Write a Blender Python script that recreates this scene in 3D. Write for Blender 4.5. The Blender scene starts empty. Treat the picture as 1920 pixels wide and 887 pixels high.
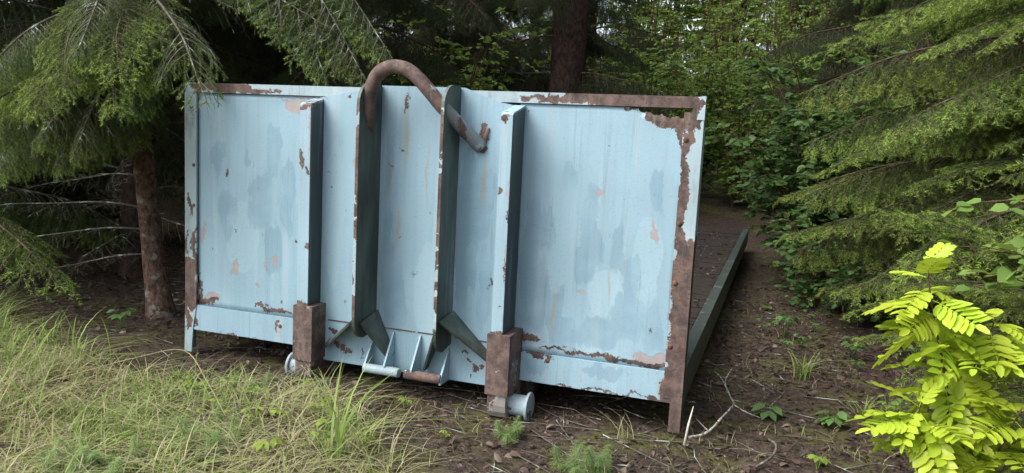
import bpy, bmesh, math, random
import numpy as np
from mathutils import Vector, Matrix, noise as mnoise

# ------------------------------------------------------------------ camera, sky, sun, exposure
SC = bpy.context.scene
COL = SC.collection
cam_d = bpy.data.cameras.new("camera")
cam = bpy.data.objects.new("camera", cam_d)
COL.objects.link(cam)
cam.location = (1.51344, -3.02922, 1.12225)
cam.rotation_euler = (1.446854, -0.04937, 0.3369)
cam_d.sensor_width = 36.0
cam_d.lens = 36.0 * 1443.0 / 1920.0
cam_d.clip_end = 600.0
SC.camera = cam

SUN_EL = math.radians(50.0)
SUN_ROT = math.radians(228.0)          # azimuth, clockwise from +Y: behind the camera, to its left
world = bpy.data.worlds.new("World")
SC.world = world
world.use_nodes = True
wn = world.node_tree
wn.nodes.clear()
sky = wn.nodes.new("ShaderNodeTexSky")
sky.sky_type = 'NISHITA'
sky.sun_disc = False
sky.sun_elevation = SUN_EL
sky.sun_rotation = SUN_ROT
sky.air_density = 1.0
sky.dust_density = 3.0
hsv = wn.nodes.new("ShaderNodeHueSaturation")
hsv.inputs["Saturation"].default_value = 0.45      # a veiled, overcast sky
bg = wn.nodes.new("ShaderNodeBackground")
bg.inputs["Strength"].default_value = 0.15
wo = wn.nodes.new("ShaderNodeOutputWorld")
wn.links.new(sky.outputs["Color"], hsv.inputs["Color"])
wn.links.new(hsv.outputs["Color"], bg.inputs["Color"])
wn.links.new(bg.outputs[0], wo.inputs["Surface"])

sun_d = bpy.data.lights.new("sun", 'SUN')
sun_d.energy = 1.5
sun_d.angle = math.radians(45.0)
sun_d.color = (1.0, 0.96, 0.9)
sun = bpy.data.objects.new("sun", sun_d)
COL.objects.link(sun)
to_sun = Vector((math.sin(SUN_ROT) * math.cos(SUN_EL), math.cos(SUN_ROT) * math.cos(SUN_EL), math.sin(SUN_EL)))
sun.rotation_euler = to_sun.to_track_quat('Z', 'Y').to_euler()
sun.location = (-4, -8, 12)

SC.view_settings.view_transform = 'Standard'
SC.view_settings.look = 'None'
SC.view_settings.exposure = 1.15
SC.view_settings.gamma = 1.0
SC.view_settings.use_curve_mapping = False
SC.render.engine = 'CYCLES'
SC.cycles.max_bounces = 6
SC.cycles.diffuse_bounces = 2
SC.cycles.transmission_bounces = 3
SC.cycles.use_denoising = True

# ------------------------------------------------------------------ node helper
class NT:
    def __init__(self, name):
        self.mat = bpy.data.materials.new(name)
        self.mat.use_nodes = True
        self.t = self.mat.node_tree
        self.t.nodes.clear()
        self.out = self.t.nodes.new("ShaderNodeOutputMaterial")
    def set(self, sock, v):
        if isinstance(v, bpy.types.NodeSocket):
            self.t.links.new(v, sock)
        elif v is not None:
            if isinstance(v, (tuple, list)) and len(v) == 3 and sock.type == 'RGBA':
                v = (*v, 1.0)
            sock.default_value = v
    def node(self, typ, **props):
        n = self.t.nodes.new(typ)
        for k, v in props.items():
            setattr(n, k, v)
        return n
    def math(self, op, a, b=None, c=None, clamp=False):
        n = self.node("ShaderNodeMath", operation=op, use_clamp=clamp)
        self.set(n.inputs[0], a); self.set(n.inputs[1], b)
        if c is not None: self.set(n.inputs[2], c)
        return n.outputs[0]
    def vmath(self, op, a, b=None, scale=None):
        n = self.node("ShaderNodeVectorMath", operation=op)
        self.set(n.inputs[0], a)
        if b is not None: self.set(n.inputs[1], b)
        if scale is not None: self.set(n.inputs["Scale"], scale)
        return n.outputs["Value"] if op in ('LENGTH', 'DOT_PRODUCT') else n.outputs[0]
    def noise(self, vec, scale, detail=4.0, rough=0.55, color=False):
        n = self.node("ShaderNodeTexNoise")
        self.set(n.inputs["Vector"], vec)
        n.inputs["Scale"].default_value = scale
        n.inputs["Detail"].default_value = detail
        n.inputs["Roughness"].default_value = rough
        return n.outputs["Color"] if color else n.outputs[0]
    def ramp(self, v, lo, hi):
        n = self.node("ShaderNodeMapRange", clamp=True, interpolation_type='SMOOTHSTEP')
        self.set(n.inputs[0], v)
        n.inputs[1].default_value = lo; n.inputs[2].default_value = hi
        return n.outputs[0]
    def mix(self, fac, a, b, mode='MIX'):
        n = self.node("ShaderNodeMix", data_type='RGBA', blend_type=mode)
        self.set(n.inputs[0], fac); self.set(n.inputs[6], a); self.set(n.inputs[7], b)
        return n.outputs[2]
    def obj(self):
        return self.node("ShaderNodeTexCoord").outputs["Object"]
    def attr(self, name):
        n = self.node("ShaderNodeAttribute", attribute_name=name)
        s = self.node("ShaderNodeSeparateColor")
        self.t.links.new(n.outputs["Color"], s.inputs[0])
        return s.outputs[0], s.outputs[1], s.outputs[2]
    def rand(self):
        return self.node("ShaderNodeObjectInfo").outputs["Random"]
    def bump(self, h, strength=0.5, dist=0.01):
        n = self.node("ShaderNodeBump")
        self.set(n.inputs["Height"], h)
        n.inputs["Strength"].default_value = strength
        n.inputs["Distance"].default_value = dist
        return n.outputs[0]
    def principled(self, color, rough=0.6, normal=None, spec=0.3, metallic=0.0):
        n = self.node("ShaderNodeBsdfPrincipled")
        self.set(n.inputs["Base Color"], color)
        self.set(n.inputs["Roughness"], rough)
        n.inputs["Specular IOR Level"].default_value = spec
        self.set(n.inputs["Metallic"], metallic)
        if normal is not None: self.set(n.inputs["Normal"], normal)
        self.t.links.new(n.outputs[0], self.out.inputs[0])
        return n
    def leafy(self, color, trans_color, trans=0.35, rough=0.5, spec=0.25):
        p = self.node("ShaderNodeBsdfPrincipled")
        self.set(p.inputs["Base Color"], color)
        p.inputs["Roughness"].default_value = rough
        p.inputs["Specular IOR Level"].default_value = spec
        tr = self.node("ShaderNodeBsdfTranslucent")
        self.set(tr.inputs[0], trans_color)
        m = self.node("ShaderNodeMixShader")
        m.inputs[0].default_value = trans
        self.t.links.new(p.outputs[0], m.inputs[1]); self.t.links.new(tr.outputs[0], m.inputs[2])
        self.t.links.new(m.outputs[0], self.out.inputs[0])

# ------------------------------------------------------------------ materials
def ell_field(n, pos, ells):
    """largest of (1 - elliptic distance) over a list of (x, z, rx, rz)"""
    best = None
    for cx, cz, rx, rz in ells:
        d = n.vmath('MULTIPLY', n.vmath('SUBTRACT', pos, (cx, 0, cz)), (1 / rx, 0, 1 / rz))
        e = n.math('SUBTRACT', 1.0, n.vmath('LENGTH', d))
        best = e if best is None else n.math('MAXIMUM', best, e)
    return best

def paint_material(name, base, rust=(), primer=(), damp=(), fresh=(), streak=(), algae=0.0, chips=0.72, rust_bias=0.0):
    n = NT(name)
    pos = n.obj()
    fine = n.noise(pos, 48.0, 8.0, 0.72, color=True)
    mid = n.noise(pos, 9.0, 3.0, 0.5, color=True)
    w1 = n.vmath('SCALE', n.vmath('SUBTRACT', fine, (.5, .5, .5)), scale=0.062)
    w2 = n.vmath('SCALE', n.vmath('SUBTRACT', mid, (.5, .5, .5)), scale=0.10)
    wpos = n.vmath('ADD', pos, n.vmath('ADD', w1, w2))
    soft = n.vmath('ADD', pos, n.vmath('SCALE', n.vmath('SUBTRACT', mid, (.5, .5, .5)), scale=0.05))
    # paint with faded and slightly differing tone
    big = n.noise(pos, 2.3, 3.0, 0.5)
    col = n.mix(n.ramp(big, .3, .7), tuple(c * .93 for c in base), tuple(min(1, c * 1.06) for c in base))
    st = n.noise(n.vmath('MULTIPLY', pos, (30, 30, 1.3)), 1.0, 4.0, 0.6)
    col = n.mix(n.math('MULTIPLY', n.ramp(st, .45, .75), 0.30), col, tuple(c * .68 for c in base))
    col = n.mix(n.math('MULTIPLY', n.ramp(n.noise(n.vmath('MULTIPLY', pos, (14, 14, 1.0)), 1.0, 3.0), .55, .7), .22), col, (.56, .62, .66))
    if fresh:
        f = n.ramp(ell_field(n, soft, fresh), 0.0, 0.06)
        col = n.mix(n.math('MULTIPLY', f, .6), col, (min(1, base[0] * 1.16), base[1] * 1.12, base[2] * 1.08))
    if damp:
        run = n.noise(n.vmath('MULTIPLY', pos, (17, 17, 4.5)), 1.0, 4.0, .6, color=True)
        dpos = n.vmath('ADD', pos, n.vmath('SCALE', n.vmath('SUBTRACT', run, (.5, .5, .5)), scale=0.16))
        f = n.math('MULTIPLY', n.ramp(ell_field(n, dpos, damp), 0.0, 0.14), n.ramp(n.noise(pos, 5.0, 3.0), .25, .6))
        col = n.mix(n.math('MULTIPLY', f, .42), col, (base[0] * .50, base[1] * .60, base[2] * .66))
    if streak:
        f = n.ramp(ell_field(n, soft, streak), 0.0, 1.0)
        col = n.mix(n.math('MULTIPLY', f, .5), col, (.36, .27, .10))
    # green film
    if algae > 0:
        al = n.ramp(n.noise(n.vmath('MULTIPLY', pos, (6, 6, 2.2)), 1.0, 5.0, 0.65), .62 - algae * .6, .82 - algae * .4)
        col = n.mix(n.math('MULTIPLY', al, .9), col, (.035, .048, .036))
    # grime
    gr = n.noise(pos, 120.0, 3.0, 0.6)
    col = n.mix(n.math('MULTIPLY', n.ramp(gr, .52, .75), .18), col, (.09, .10, .10))
    # chips: small elongated dark marks
    ch = n.noise(n.vmath('MULTIPLY', wpos, (26, 26, 11)), 1.0, 2.0, 0.5)
    chip = n.ramp(ch, chips, chips + .012)
    col = n.mix(chip, col, (.11, .075, .06))
    peel = chip
    if primer:
        pf = n.ramp(ell_field(n, wpos, primer), 0.0, 0.03)
        col = n.mix(pf, col, n.mix(n.noise(pos, 30.0), (.33, .285, .28), (.43, .39, .385)))
        peel = n.math('MAXIMUM', peel, pf)
    if rust or rust_bias:
        fld = ell_field(n, wpos, rust) if rust else -1.0
        if rust_bias:
            fld = n.math('MAXIMUM', fld, n.math('ADD', n.math('MULTIPLY', n.math('SUBTRACT', n.noise(pos, 7.0, 5.0, .6), .5), 3.0), rust_bias))
        rf = n.ramp(fld, 0.0, 0.025)
        edge = n.math('MULTIPLY', n.ramp(fld, -0.10, 0.0), n.math('SUBTRACT', 1.0, rf))
        col = n.mix(n.math('MULTIPLY', edge, .35), col, (.62, .66, .68))
        rv = n.noise(pos, 16.0, 6.0, 0.7)
        rc = n.mix(n.ramp(rv, .36, .64), (.072, .052, .047), (.175, .120, .102))
        rc = n.mix(n.math('MULTIPLY', n.ramp(n.noise(n.vmath('MULTIPLY', pos, (40, 40, 3)), 1.0, 3.0), .52, .7), .6), rc, (.22, .175, .16))
        rc = n.mix(n.ramp(n.noise(pos, 85.0, 6.0, .75), .52, .68), rc, (.045, .032, .030))
        rc = n.mix(n.math('MULTIPLY', n.ramp(n.noise(pos, 6.0, 5.0, .6), .55, .7), .45), rc, (.19, .095, .055))
        col = n.mix(rf, col, rc)
        peel = n.math('MAXIMUM', peel, rf)
    # rain-washed dirt: fine vertical runs, and thin hairline cracks in the old paint
    run2 = n.noise(n.vmath('MULTIPLY', pos, (75, 75, 2.0)), 1.0, 3.0, .6)
    col = n.mix(n.math('MULTIPLY', n.ramp(run2, .58, .74), .22), col, (.10, .10, .085))
    h = n.math('ADD', n.math('MULTIPLY', peel, -1.0), n.math('MULTIPLY', gr, .15))
    rough = n.math('ADD', n.math('MULTIPLY', peel, .3), n.math('ADD', .42, n.math('MULTIPLY', big, .15)))
    n.principled(col, rough, n.bump(h, 0.55, 0.004), spec=0.35)
    return n.mat

BLUE = (.30, .45, .535)
M = {}
M['panel'] = paint_material('faded_blue_paint', BLUE,
    rust=[(1.09, 1.235, .10, .045), (1.145, 1.19, .018, .075), (.985, 1.262, .06, .012), (-1.14, .33, .012, .07), (.55, .30, .07, .022), (-1.12, .262, .09, .012), (-.70, .262, .12, .010), (.335, 1.14, .012, .05), (.31, 1.09, .02, .012),
          (.95, .262, .35, .010), (.30, .165, .016, .014), (.335, .135, .020, .020), (.37, .15, .012, .016), (.29, .20, .018, .010), (-.36, .14, .018, .02), (-.32, .135, .02, .022), (-.285, .135, .014, .02), (-.37, .22, .03, .012), (-.03, 1.255, .007, .05), (1.10, .26, .06, .018)],
    primer=[(-.585, 1.235, .075, .042), (-.55, 1.262, .13, .01), (-1.07, .275, .055, .026), (-.94, .45, .016, .045), (-.70, .50, .012, .03), (-.76, .47, .010, .02), (-1.125, .60, .012, .07), (.83, .93, .012, .014), (1.06, .80, .008, .045), (1.13, .29, .05, .035), (1.155, .5, .012, .3), (-.27, 1.0, .006, .03), (-.81, .36, .01, .02), (.77, .52, .02, .015), (1.1, .285, .09, .02)],
    damp=[(.62, .78, .030, .10), (.80, .70, .055, .17), (.80, .86, .030, .12), (.93, .72, .026, .13), (.70, .98, .028, .07), (.60, .50, .05, .17), (.68, .42, .04, .12), (.86, .36, .10, .07), (.98, .44, .09, .11), (1.08, .42, .05, .12), (.98, .60, .05, .10), (.72, .32, .06, .08), (1.06, .95, .025, .09), (.56, .62, .05, .30),
          (-.72, 1.0, .03, .16), (-.86, .98, .022, .04), (-.78, .78, .09, .16), (-.98, .70, .05, .14), (-.72, .55, .05, .12), (.36, .50, .03, .20), (.27, .75, .05, .38), (-.10, .65, .03, .5), (-.05, .40, .05, .16), (-.64, .8, .035, .2), (-1.04, .95, .03, .12), (.34, .85, .06, .16)],
    fresh=[(.10, .45, .07, .22), (.15, .70, .04, .45), (-.38, .75, .05, .35), (.88, .52, .08, .10), (1.04, .66, .06, .2), (-.90, .60, .1, .18), (.30, .62, .03, .06), (.82, .24, .3, .06), (-.85, .2, .25, .05)],
    streak=[(-.03, 1.12, .022, .17), (-.055, .72, .012, .14), (.67, .42, .012, .16), (.34, .93, .02, .15), (.90, .55, .010, .12), (-.11, .95, .010, .2), (.08, .95, .008, .2)],
    chips=.735)
M['rail'] = paint_material('peeling_rail_paint', (.36, .47, .51),
    rust=[(.98, 1.30, .24, .06), (.76, 1.31, .10, .022), (.62, 1.30, .07, .016), (.56, 1.29, .05, .010), (-1.0, 1.30, .19, .026), (-.86, 1.287, .14, .016), (-.74, 1.283, .07, .008), (.5, 1.28, .02, .015)],
    primer=[(.50, 1.285, .03, .012)], chips=.74, algae=.1)
M['lower'] = paint_material('blue_lower_rail_paint', (.31, .46, .545),
    rust=[(1.17, .16, .035, .08), (1.12, .12, .05, .012), (.58, .235, .07, .016), (-.68, .18, .010, .04), (-1.17, .18, .02, .06), (-.9, .115, .12, .006), (.8, .115, .3, .005), (.66, .22, .008, .014)],
    streak=[(-.66, .15, .012, .05), (1.14, .16, .03, .06)],
    damp=[(.9, .2, .1, .03), (.6, .18, .06, .04)], chips=.75)
M['left_post'] = paint_material('left_post_paint', (.34, .44, .47),
    rust=[(-1.20, .40, .05, .075), (-1.17, .30, .04, .10), (-1.19, .73, .012, .06), (-1.205, .55, .008, .06), (-1.165, .45, .014, .2), (-1.22, .26, .02, .10), (-1.2, .16, .018, .05)],
    primer=[(-1.19, .25, .04, .06)], chips=.70, algae=.15)
M['right_post'] = paint_material('right_post_rust', (.36, .47, .52),
    rust=[(1.165, .62, .023, .70), (1.21, .36, .05, .44), (1.175, .12, .05, .18), (1.17, 1.25, .03, .06), (1.205, 1.24, .012, .03)], chips=.72, algae=.1)
M['plate'] = paint_material('filmed_shaded_plate_paint', (.105, .132, .120), rust=[(-.02, .5, .01, .01)], algae=.42, chips=.74)  # algae film, plus the plates' weak side light darkened into the base colour
M['stiffener'] = paint_material('stiffener_paint', (.31, .45, .53),
    rust=[(-.495, 1.0, .010, .05), (-.47, .95, .012, .03), (-.455, .6, .012, .02), (-.47, .33, .06, .02), (.48, .34, .06, .022), (.475, .93, .008, .02), (.506, .80, .005, .05), (.463, 1.21, .02, .012), (-.475, 1.225, .03, .012), (.506, .6, .004, .06)],
    primer=[(.506, .70, .004, .3), (-.446, 1.1, .004, .2)], chips=.72)
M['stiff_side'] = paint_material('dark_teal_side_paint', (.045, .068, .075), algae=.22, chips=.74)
M['edge'] = paint_material('chipped_edge_paint', (.34, .43, .45), rust_bias=.15, chips=.7, algae=.1)
M['sleeve'] = paint_material('brown_primer_steel', (.14, .075, .062), rust_bias=.35, chips=.75)
M['hook'] = paint_material('rusty_bar', (.17, .20, .21), rust=[(-.02, 1.33, .19, .16), (-.15, 1.2, .05, .1), (.17, 1.27, .035, .05), (.26, 1.15, .02, .05)], rust_bias=-.05, chips=.7)
M['runner'] = paint_material('worn_runner_paint', (.27, .25, .23), rust_bias=.1, chips=.68, algae=.1)
M['roller'] = paint_material('pale_roller_paint', (.31, .40, .44), rust_bias=-.22, chips=.68, algae=.12)
M['beam'] = paint_material('dark_green_beam_paint', (.055, .070, .066), rust_bias=-.75, algae=.3, chips=.7)

def simple(name, c1, c2, scale, rough=.8, stretch=(1, 1, 1), bumpd=.004, spec=.2, c3=None):
    n = NT(name)
    pos = n.vmath('MULTIPLY', n.obj(), stretch)
    v = n.noise(pos, scale, 6.0, .65)
    col = n.mix(n.ramp(v, .32, .68), c1, c2)
    if c3:
        col = n.mix(n.ramp(n.noise(n.obj(), scale * .35, 4.0, .6), .55, .66), col, c3)
    n.principled(col, rough, n.bump(v, .7, bumpd), spec=spec)
    return n.mat
M['bolt'] = simple('rusty_bolt', (.07, .04, .03), (.22, .11, .06), 40, .8)
M['plank'] = simple('wet_dark_board', (.020, .015, .013), (.055, .040, .034), 18, .6, (1, 9, 9), .004, .35)
M['bark'] = simple('spruce_bark', (.055, .034, .026), (.19, .125, .095), 40, .95, (1, 1, .6), .025, .1, c3=(.24, .23, .20))
M['bark_dark'] = simple('dark_spruce_bark', (.030, .020, .016), (.085, .060, .048), 28, .9, (1, 1, .5), .014, .1)
M['twig'] = simple('twig_bark', (.050, .036, .026), (.13, .10, .075), 30, .9, (1, 1, 1), .003, .1)
M['lichen'] = simple('lichened_twig', (.085, .075, .06), (.18, .165, .14), 26, .95, (1, 1, 1), .006, .05, c3=(.46, .50, .45))
M['white_lichen'] = simple('pale_lichen_crust', (.07, .055, .045), (.50, .50, .46), 75, .95, (1, 1, 1), .006, .05)
M['pale_wood'] = simple('peeled_pale_wood', (.40, .37, .32), (.62, .59, .54), 20, .7, (1, 1, 1), .003, .2)
M['straw'] = simple('dry_straw', (.30, .25, .13), (.42, .36, .20), 20, .7)
M['stem_green'] = simple('green_stem', (.07, .09, .03), (.10, .07, .04), 20, .7)
M['stem_red'] = simple('red_brown_stem', (.06, .035, .022), (.11, .07, .04), 20, .6)

def foliage(name, dark, mid, fresh, trans=.3, spec=.25, rough=.5):
    """tint.r: this year's growth, tint.g: leaf to leaf variation"""
    n = NT(name)
    r, g, b = n.attr('tint')
    col = n.mix(g, dark, mid)
    col = n.mix(r, col, fresh)
    h = n.node("ShaderNodeHueSaturation")
    n.set(h.inputs["Color"], col)
    n.set(h.inputs["Value"], n.math('ADD', .8, n.math('MULTIPLY', n.rand(), .4)))
    n.set(h.inputs["Hue"], n.math('ADD', .49, n.math('MULTIPLY', n.rand(), .02)))
    c = h.outputs[0]
    n.leafy(c, n.mix(.6, c, fresh), trans, rough, spec)
    return n.mat
M['needle'] = foliage('spruce_needles', (.060, .092, .030), (.120, .170, .055), (.36, .50, .095), .28)
M['needle_deep'] = foliage('old_spruce_needles', (.034, .058, .024), (.068, .105, .040), (.13, .20, .055), .25)
M['leaf'] = foliage('broad_leaves', (.070, .155, .052), (.125, .25, .080), (.20, .32, .08), .38, .35, .45)
M['leaf_light'] = foliage('pale_broad_leaves', (.14, .26, .06), (.24, .38, .10), (.36, .44, .09), .4, .3, .5)
M['rowan'] = foliage('lime_rowan_leaves', (.34, .47, .035), (.46, .60, .055), (.56, .66, .07), .35, .4, .4)
M['grass'] = foliage('grass_blades', (.11, .19, .030), (.22, .33, .060), (.46, .41, .25), .3, .25, .5)
M['horsetail'] = foliage('horsetail_green', (.13, .22, .07), (.20, .32, .11), (.30, .40, .16), .3, .2, .6)
M['dead_leaf'] = foliage('dead_leaves', (.030, .018, .014), (.098, .060, .046), (.27, .20, .16), .1, .35, .45)
M['lime_plant'] = foliage('lime_seedling', (.16, .27, .04), (.25, .36, .06), (.35, .42, .08), .35, .3, .5)

def ground_material():
    n = NT('forest_floor')
    pos = n.obj()
    a = n.noise(pos, 3.0, 6.0, .6)
    b = n.noise(pos, 28.0, 6.0, .7)
    c = n.noise(pos, 110.0, 4.0, .7)
    col = n.mix(n.ramp(b, .35, .68), (.036, .025, .019), (.125, .092, .072))
    col = n.mix(n.math('MULTIPLY', n.ramp(c, .50, .72), .5), col, (.24, .20, .165))
    col = n.mix(n.math('MULTIPLY', n.ramp(a, .48, .62), n.ramp(b, .38, .58)), col, (.115, .115, .040))
    r, g_, b_ = n.attr('tint')
    st = n.mix(n.ramp(n.noise(pos, 60.0, 5.0, .7), .35, .65), (.075, .085, .025), (.33, .27, .15))
    col = n.mix(n.math('MULTIPLY', r, n.ramp(n.noise(pos, 6.0, 5.0, .65), .32, .55)), col, st)
    h = n.math('ADD', b, n.math('MULTIPLY', c, .5))
    n.principled(col, .9, n.bump(h, .9, .03), spec=.15)
    return n.mat
M['ground'] = ground_material()

# ------------------------------------------------------------------ object helpers
def tag(o, label=None, cat=None, group=None, kind=None):
    if label: o['label'] = label
    if cat: o['category'] = cat
    if group: o['group'] = group
    if kind: o['kind'] = kind
    return o

def empty(name, loc=(0, 0, 0)):
    o = bpy.data.objects.new(name, None)
    o.empty_display_size = .1
    o.location = loc
    COL.objects.link(o)
    return o

def link(name, me, parent=None):
    o = bpy.data.objects.new(name, me)
    COL.objects.link(o)
    if parent: o.parent = parent
    return o

def from_bm(name, bm, mat, parent=None, bevel=0.0, smooth=False):
    if bevel:
        bmesh.ops.bevel(bm, geom=[e for e in bm.edges if e.is_manifold and e.calc_face_angle(0) > .5], offset=bevel, segments=2, profile=.5, affect='EDGES')
    bmesh.ops.recalc_face_normals(bm, faces=bm.faces)
    me = bpy.data.meshes.new(name)
    bm.to_mesh(me); bm.free()
    me.materials.append(mat)
    if smooth:
        me.shade_smooth()
    return link(name, me, parent)

def box(name, x0, x1, y0, y1, z0, z1, mat, parent=None, bevel=.003):
    bm = bmesh.new()
    v = [bm.verts.new(p) for p in ((x0, y0, z0), (x1, y0, z0), (x1, y1, z0), (x0, y1, z0), (x0, y0, z1), (x1, y0, z1), (x1, y1, z1), (x0, y1, z1))]
    for f in ((0, 3, 2, 1), (4, 5, 6, 7), (0, 1, 5, 4), (1, 2, 6, 5), (2, 3, 7, 6), (3, 0, 4, 7)):
        bm.faces.new([v[i] for i in f])
    return from_bm(name, bm, mat, parent, bevel)

def prism_x(name, poly, x0, x1, mat, parent=None, bevel=.002):
    """polygon in (y, z) extruded along x"""
    bm = bmesh.new()
    a = [bm.verts.new((x0, y, z)) for y, z in poly]
    b = [bm.verts.new((x1, y, z)) for y, z in poly]
    bm.faces.new(a); bm.faces.new(b[::-1])
    k = len(poly)
    for i in range(k):
        bm.faces.new((a[i], b[i], b[(i + 1) % k], a[(i + 1) % k]))
    return from_bm(name, bm, mat, parent, bevel)

def prism_y(name, poly, y0, y1, mat, parent=None, bevel=.002):
    bm = bmesh.new()
    a = [bm.verts.new((x, y0, z)) for x, z in poly]
    b = [bm.verts.new((x, y1, z)) for x, z in poly]
    bm.faces.new(a); bm.faces.new(b[::-1])
    k = len(poly)
    for i in range(k):
        bm.faces.new((a[i], b[i], b[(i + 1) % k], a[(i + 1) % k]))
    return from_bm(name, bm, mat, parent, bevel)

def slab(name, q, th, mat, parent=None):
    """four corners thickened along their normal"""
    q = [Vector(p) for p in q]
    nrm = (q[1] - q[0]).cross(q[3] - q[0]).normalized() * th
    bm = bmesh.new()
    a = [bm.verts.new(p) for p in q]
    b = [bm.verts.new(p + nrm) for p in q]
    bm.faces.new(a); bm.faces.new(b[::-1])
    for i in range(4):
        bm.faces.new((a[i], b[i], b[(i + 1) % 4], a[(i + 1) % 4]))
    return from_bm(name, bm, mat, parent, .002)

def tube_arrays(pts, radii, sides):
    pts = np.asarray(pts, float); k = len(pts)
    tang = np.gradient(pts, axis=0)
    tang /= np.linalg.norm(tang, axis=1)[:, None] + 1e-9
    ref = np.array([0.13, 0.31, 0.94])
    if abs(tang[0] @ ref) > .9: ref = np.array([.9, .3, .1])
    u = np.cross(tang, ref); u /= np.linalg.norm(u, axis=1)[:, None] + 1e-9
    w = np.cross(tang, u)
    ang = np.arange(sides) * 2 * math.pi / sides
    r = np.asarray(radii, float)[:, None, None]
    V = pts[:, None, :] + r * (np.cos(ang)[None, :, None] * u[:, None, :] + np.sin(ang)[None, :, None] * w[:, None, :])
    F = []
    for i in range(k - 1):
        for j in range(sides):
            a = i * sides + j; b = i * sides + (j + 1) % sides
            F.append((a, b, b + sides, a + sides))
    return V.reshape(-1, 3), F

def tube(name, pts, radii, mat, parent=None, sides=12, smooth=True):
    V, F = tube_arrays(pts, radii, sides)
    F = list(F) + [tuple(range(sides))[::-1], tuple(range(len(V) - sides, len(V)))]
    me = bpy.data.meshes.new(name)
    me.from_pydata(V.tolist(), [], F)
    me.materials.append(mat)
    if smooth: me.shade_smooth()
    return link(name, me, parent)

def smooth_path(ctrl, k=8):
    c = np.array(ctrl, float)
    c = np.vstack([2 * c[0] - c[1], c, 2 * c[-1] - c[-2]])
    out = []
    for i in range(1, len(c) - 2):
        for t in np.linspace(0, 1, k, endpoint=False):
            p0, p1, p2, p3 = c[i - 1:i + 3]
            out.append(.5 * (2 * p1 + (p2 - p0) * t + (2 * p0 - 5 * p1 + 4 * p2 - p3) * t * t + (3 * p1 - p0 - 3 * p2 + p3) * t ** 3))
    out.append(c[-2])
    return np.array(out)

class Soup:
    """collects big numpy meshes (leaves, needles, blades) with a tint attribute"""
    def __init__(self):
        self.V, self.F, self.T, self.I = [], [], [], []
        self.n = 0
    def add(self, V, F, tint, mi=0):
        V = np.asarray(V, np.float32).reshape(-1, 3); F = np.asarray(F, np.int32)
        self.V.append(V); self.F.append(F + self.n)
        self.T.append(np.broadcast_to(np.asarray(tint, np.float32), (len(V), 3)))
        self.I.append(np.full(len(F), mi, np.int32))
        self.n += len(V)
    def mesh(self, name, mats, smooth=False):
        V = np.concatenate(self.V); T = np.concatenate(self.T)
        me = bpy.data.meshes.new(name)
        loops = np.concatenate([f.ravel() for f in self.F])
        sizes = np.concatenate([np.full(len(f), f.shape[1], np.int32) for f in self.F])
        starts = np.concatenate([[0], np.cumsum(sizes)[:-1]]).astype(np.int32)
        me.vertices.add(len(V)); me.vertices.foreach_set('co', V.ravel())
        me.loops.add(len(loops)); me.loops.foreach_set('vertex_index', loops.astype(np.int32))
        me.polygons.add(len(sizes)); me.polygons.foreach_set('loop_start', starts); me.polygons.foreach_set('loop_total', sizes)
        me.polygons.foreach_set('material_index', np.concatenate(self.I))
        for m in mats: me.materials.append(m)
        a = me.attributes.new('tint', 'FLOAT_COLOR', 'POINT')
        a.data.foreach_set('color', np.hstack([T, np.ones((len(T), 1), np.float32)]).astype(np.float32).ravel())
        me.update(calc_edges=True)
        if smooth: me.shade_smooth()
        return me

def unit(a):
    a = np.asarray(a, float)
    return a / (np.linalg.norm(a, axis=-1, keepdims=True) + 1e-9)

# ------------------------------------------------------------------ ground
def vnoise(x, y, s, seed=0.0):
    return mnoise.noise(Vector((x * s + seed, y * s - seed, seed * .37)))

def ground_z(x, y):
    h = .022 * vnoise(x, y, 1.7, 3.1) + .012 * vnoise(x, y, 5.0, 9.0)
    h += .10 * max(0.0, min(1.0, (y - 5.8) / 2.5)) * 4.0 * min(1, max(0, (y - 5.8) / 3))
    h += .05 * max(0.0, -x - 2.2) * (1 if y > -1 else .5) * .6
    h += .012 * max(0.0, y - 8)
    r = math.hypot(x, y)
    if r > 15: h += .25 * vnoise(x, y, .08, 5.0) * min(1, (r - 15) / 15)
    inside = -1.45 < x < 1.45 and -.35 < y < 6.3
    if inside: h = min(h, .02) * .5 - .022
    for rx, ry in ((-.46, -.1), (.49, -.12)):
        d = math.hypot(x - rx, y - ry)
        if d < .3: h = min(h, -.012 - .015 * (1 - d / .3))
    return h

def axis_coords(lo, hi, step, far):
    a = list(np.arange(lo, hi + 1e-6, step))
    s = step; x = hi
    while x < far:
        s *= 1.28; x += s; a.append(x)
    s = step; x = lo
    while x > -far:
        s *= 1.28; x -= s; a.insert(0, x)
    return a

gx = axis_coords(-4.5, 4.0, .06, 160.0); gy = axis_coords(-2.6, 9.0, .07, 160.0)
gv = [(x, y, ground_z(x, y)) for y in gy for x in gx]
nx = len(gx)
gf = [(j * nx + i, j * nx + i + 1, (j + 1) * nx + i + 1, (j + 1) * nx + i) for j in range(len(gy) - 1) for i in range(nx - 1)]
gm = bpy.data.meshes.new('ground')
gm.from_pydata(gv, [], gf); gm.materials.append(M['ground']); gm.shade_smooth()
VERGE = [(-3.4, .20), (-2.55, -.10), (-1.72, -.28), (-1.15, -.42), (-.85, -.42), (-.30, -.26), (.02, -.38), (.20, -.60), (.45, -.80), (.62, -1.3), (-.9, -1.9), (-4.2, -1.4)]
def inside(px, py, poly):
    c = np.zeros(len(px), bool); j = len(poly) - 1
    for i in range(len(poly)):
        xi, yi = poly[i]; xj, yj = poly[j]
        c ^= ((yi > py) != (yj > py)) & (px < (xj - xi) * (py - yi) / (yj - yi + 1e-12) + xi)
        j = i
    return c
gva = np.array(gv)
vm = inside(gva[:, 0], gva[:, 1], VERGE).astype(np.float32)
gt = gm.attributes.new('tint', 'FLOAT_COLOR', 'POINT')
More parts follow.
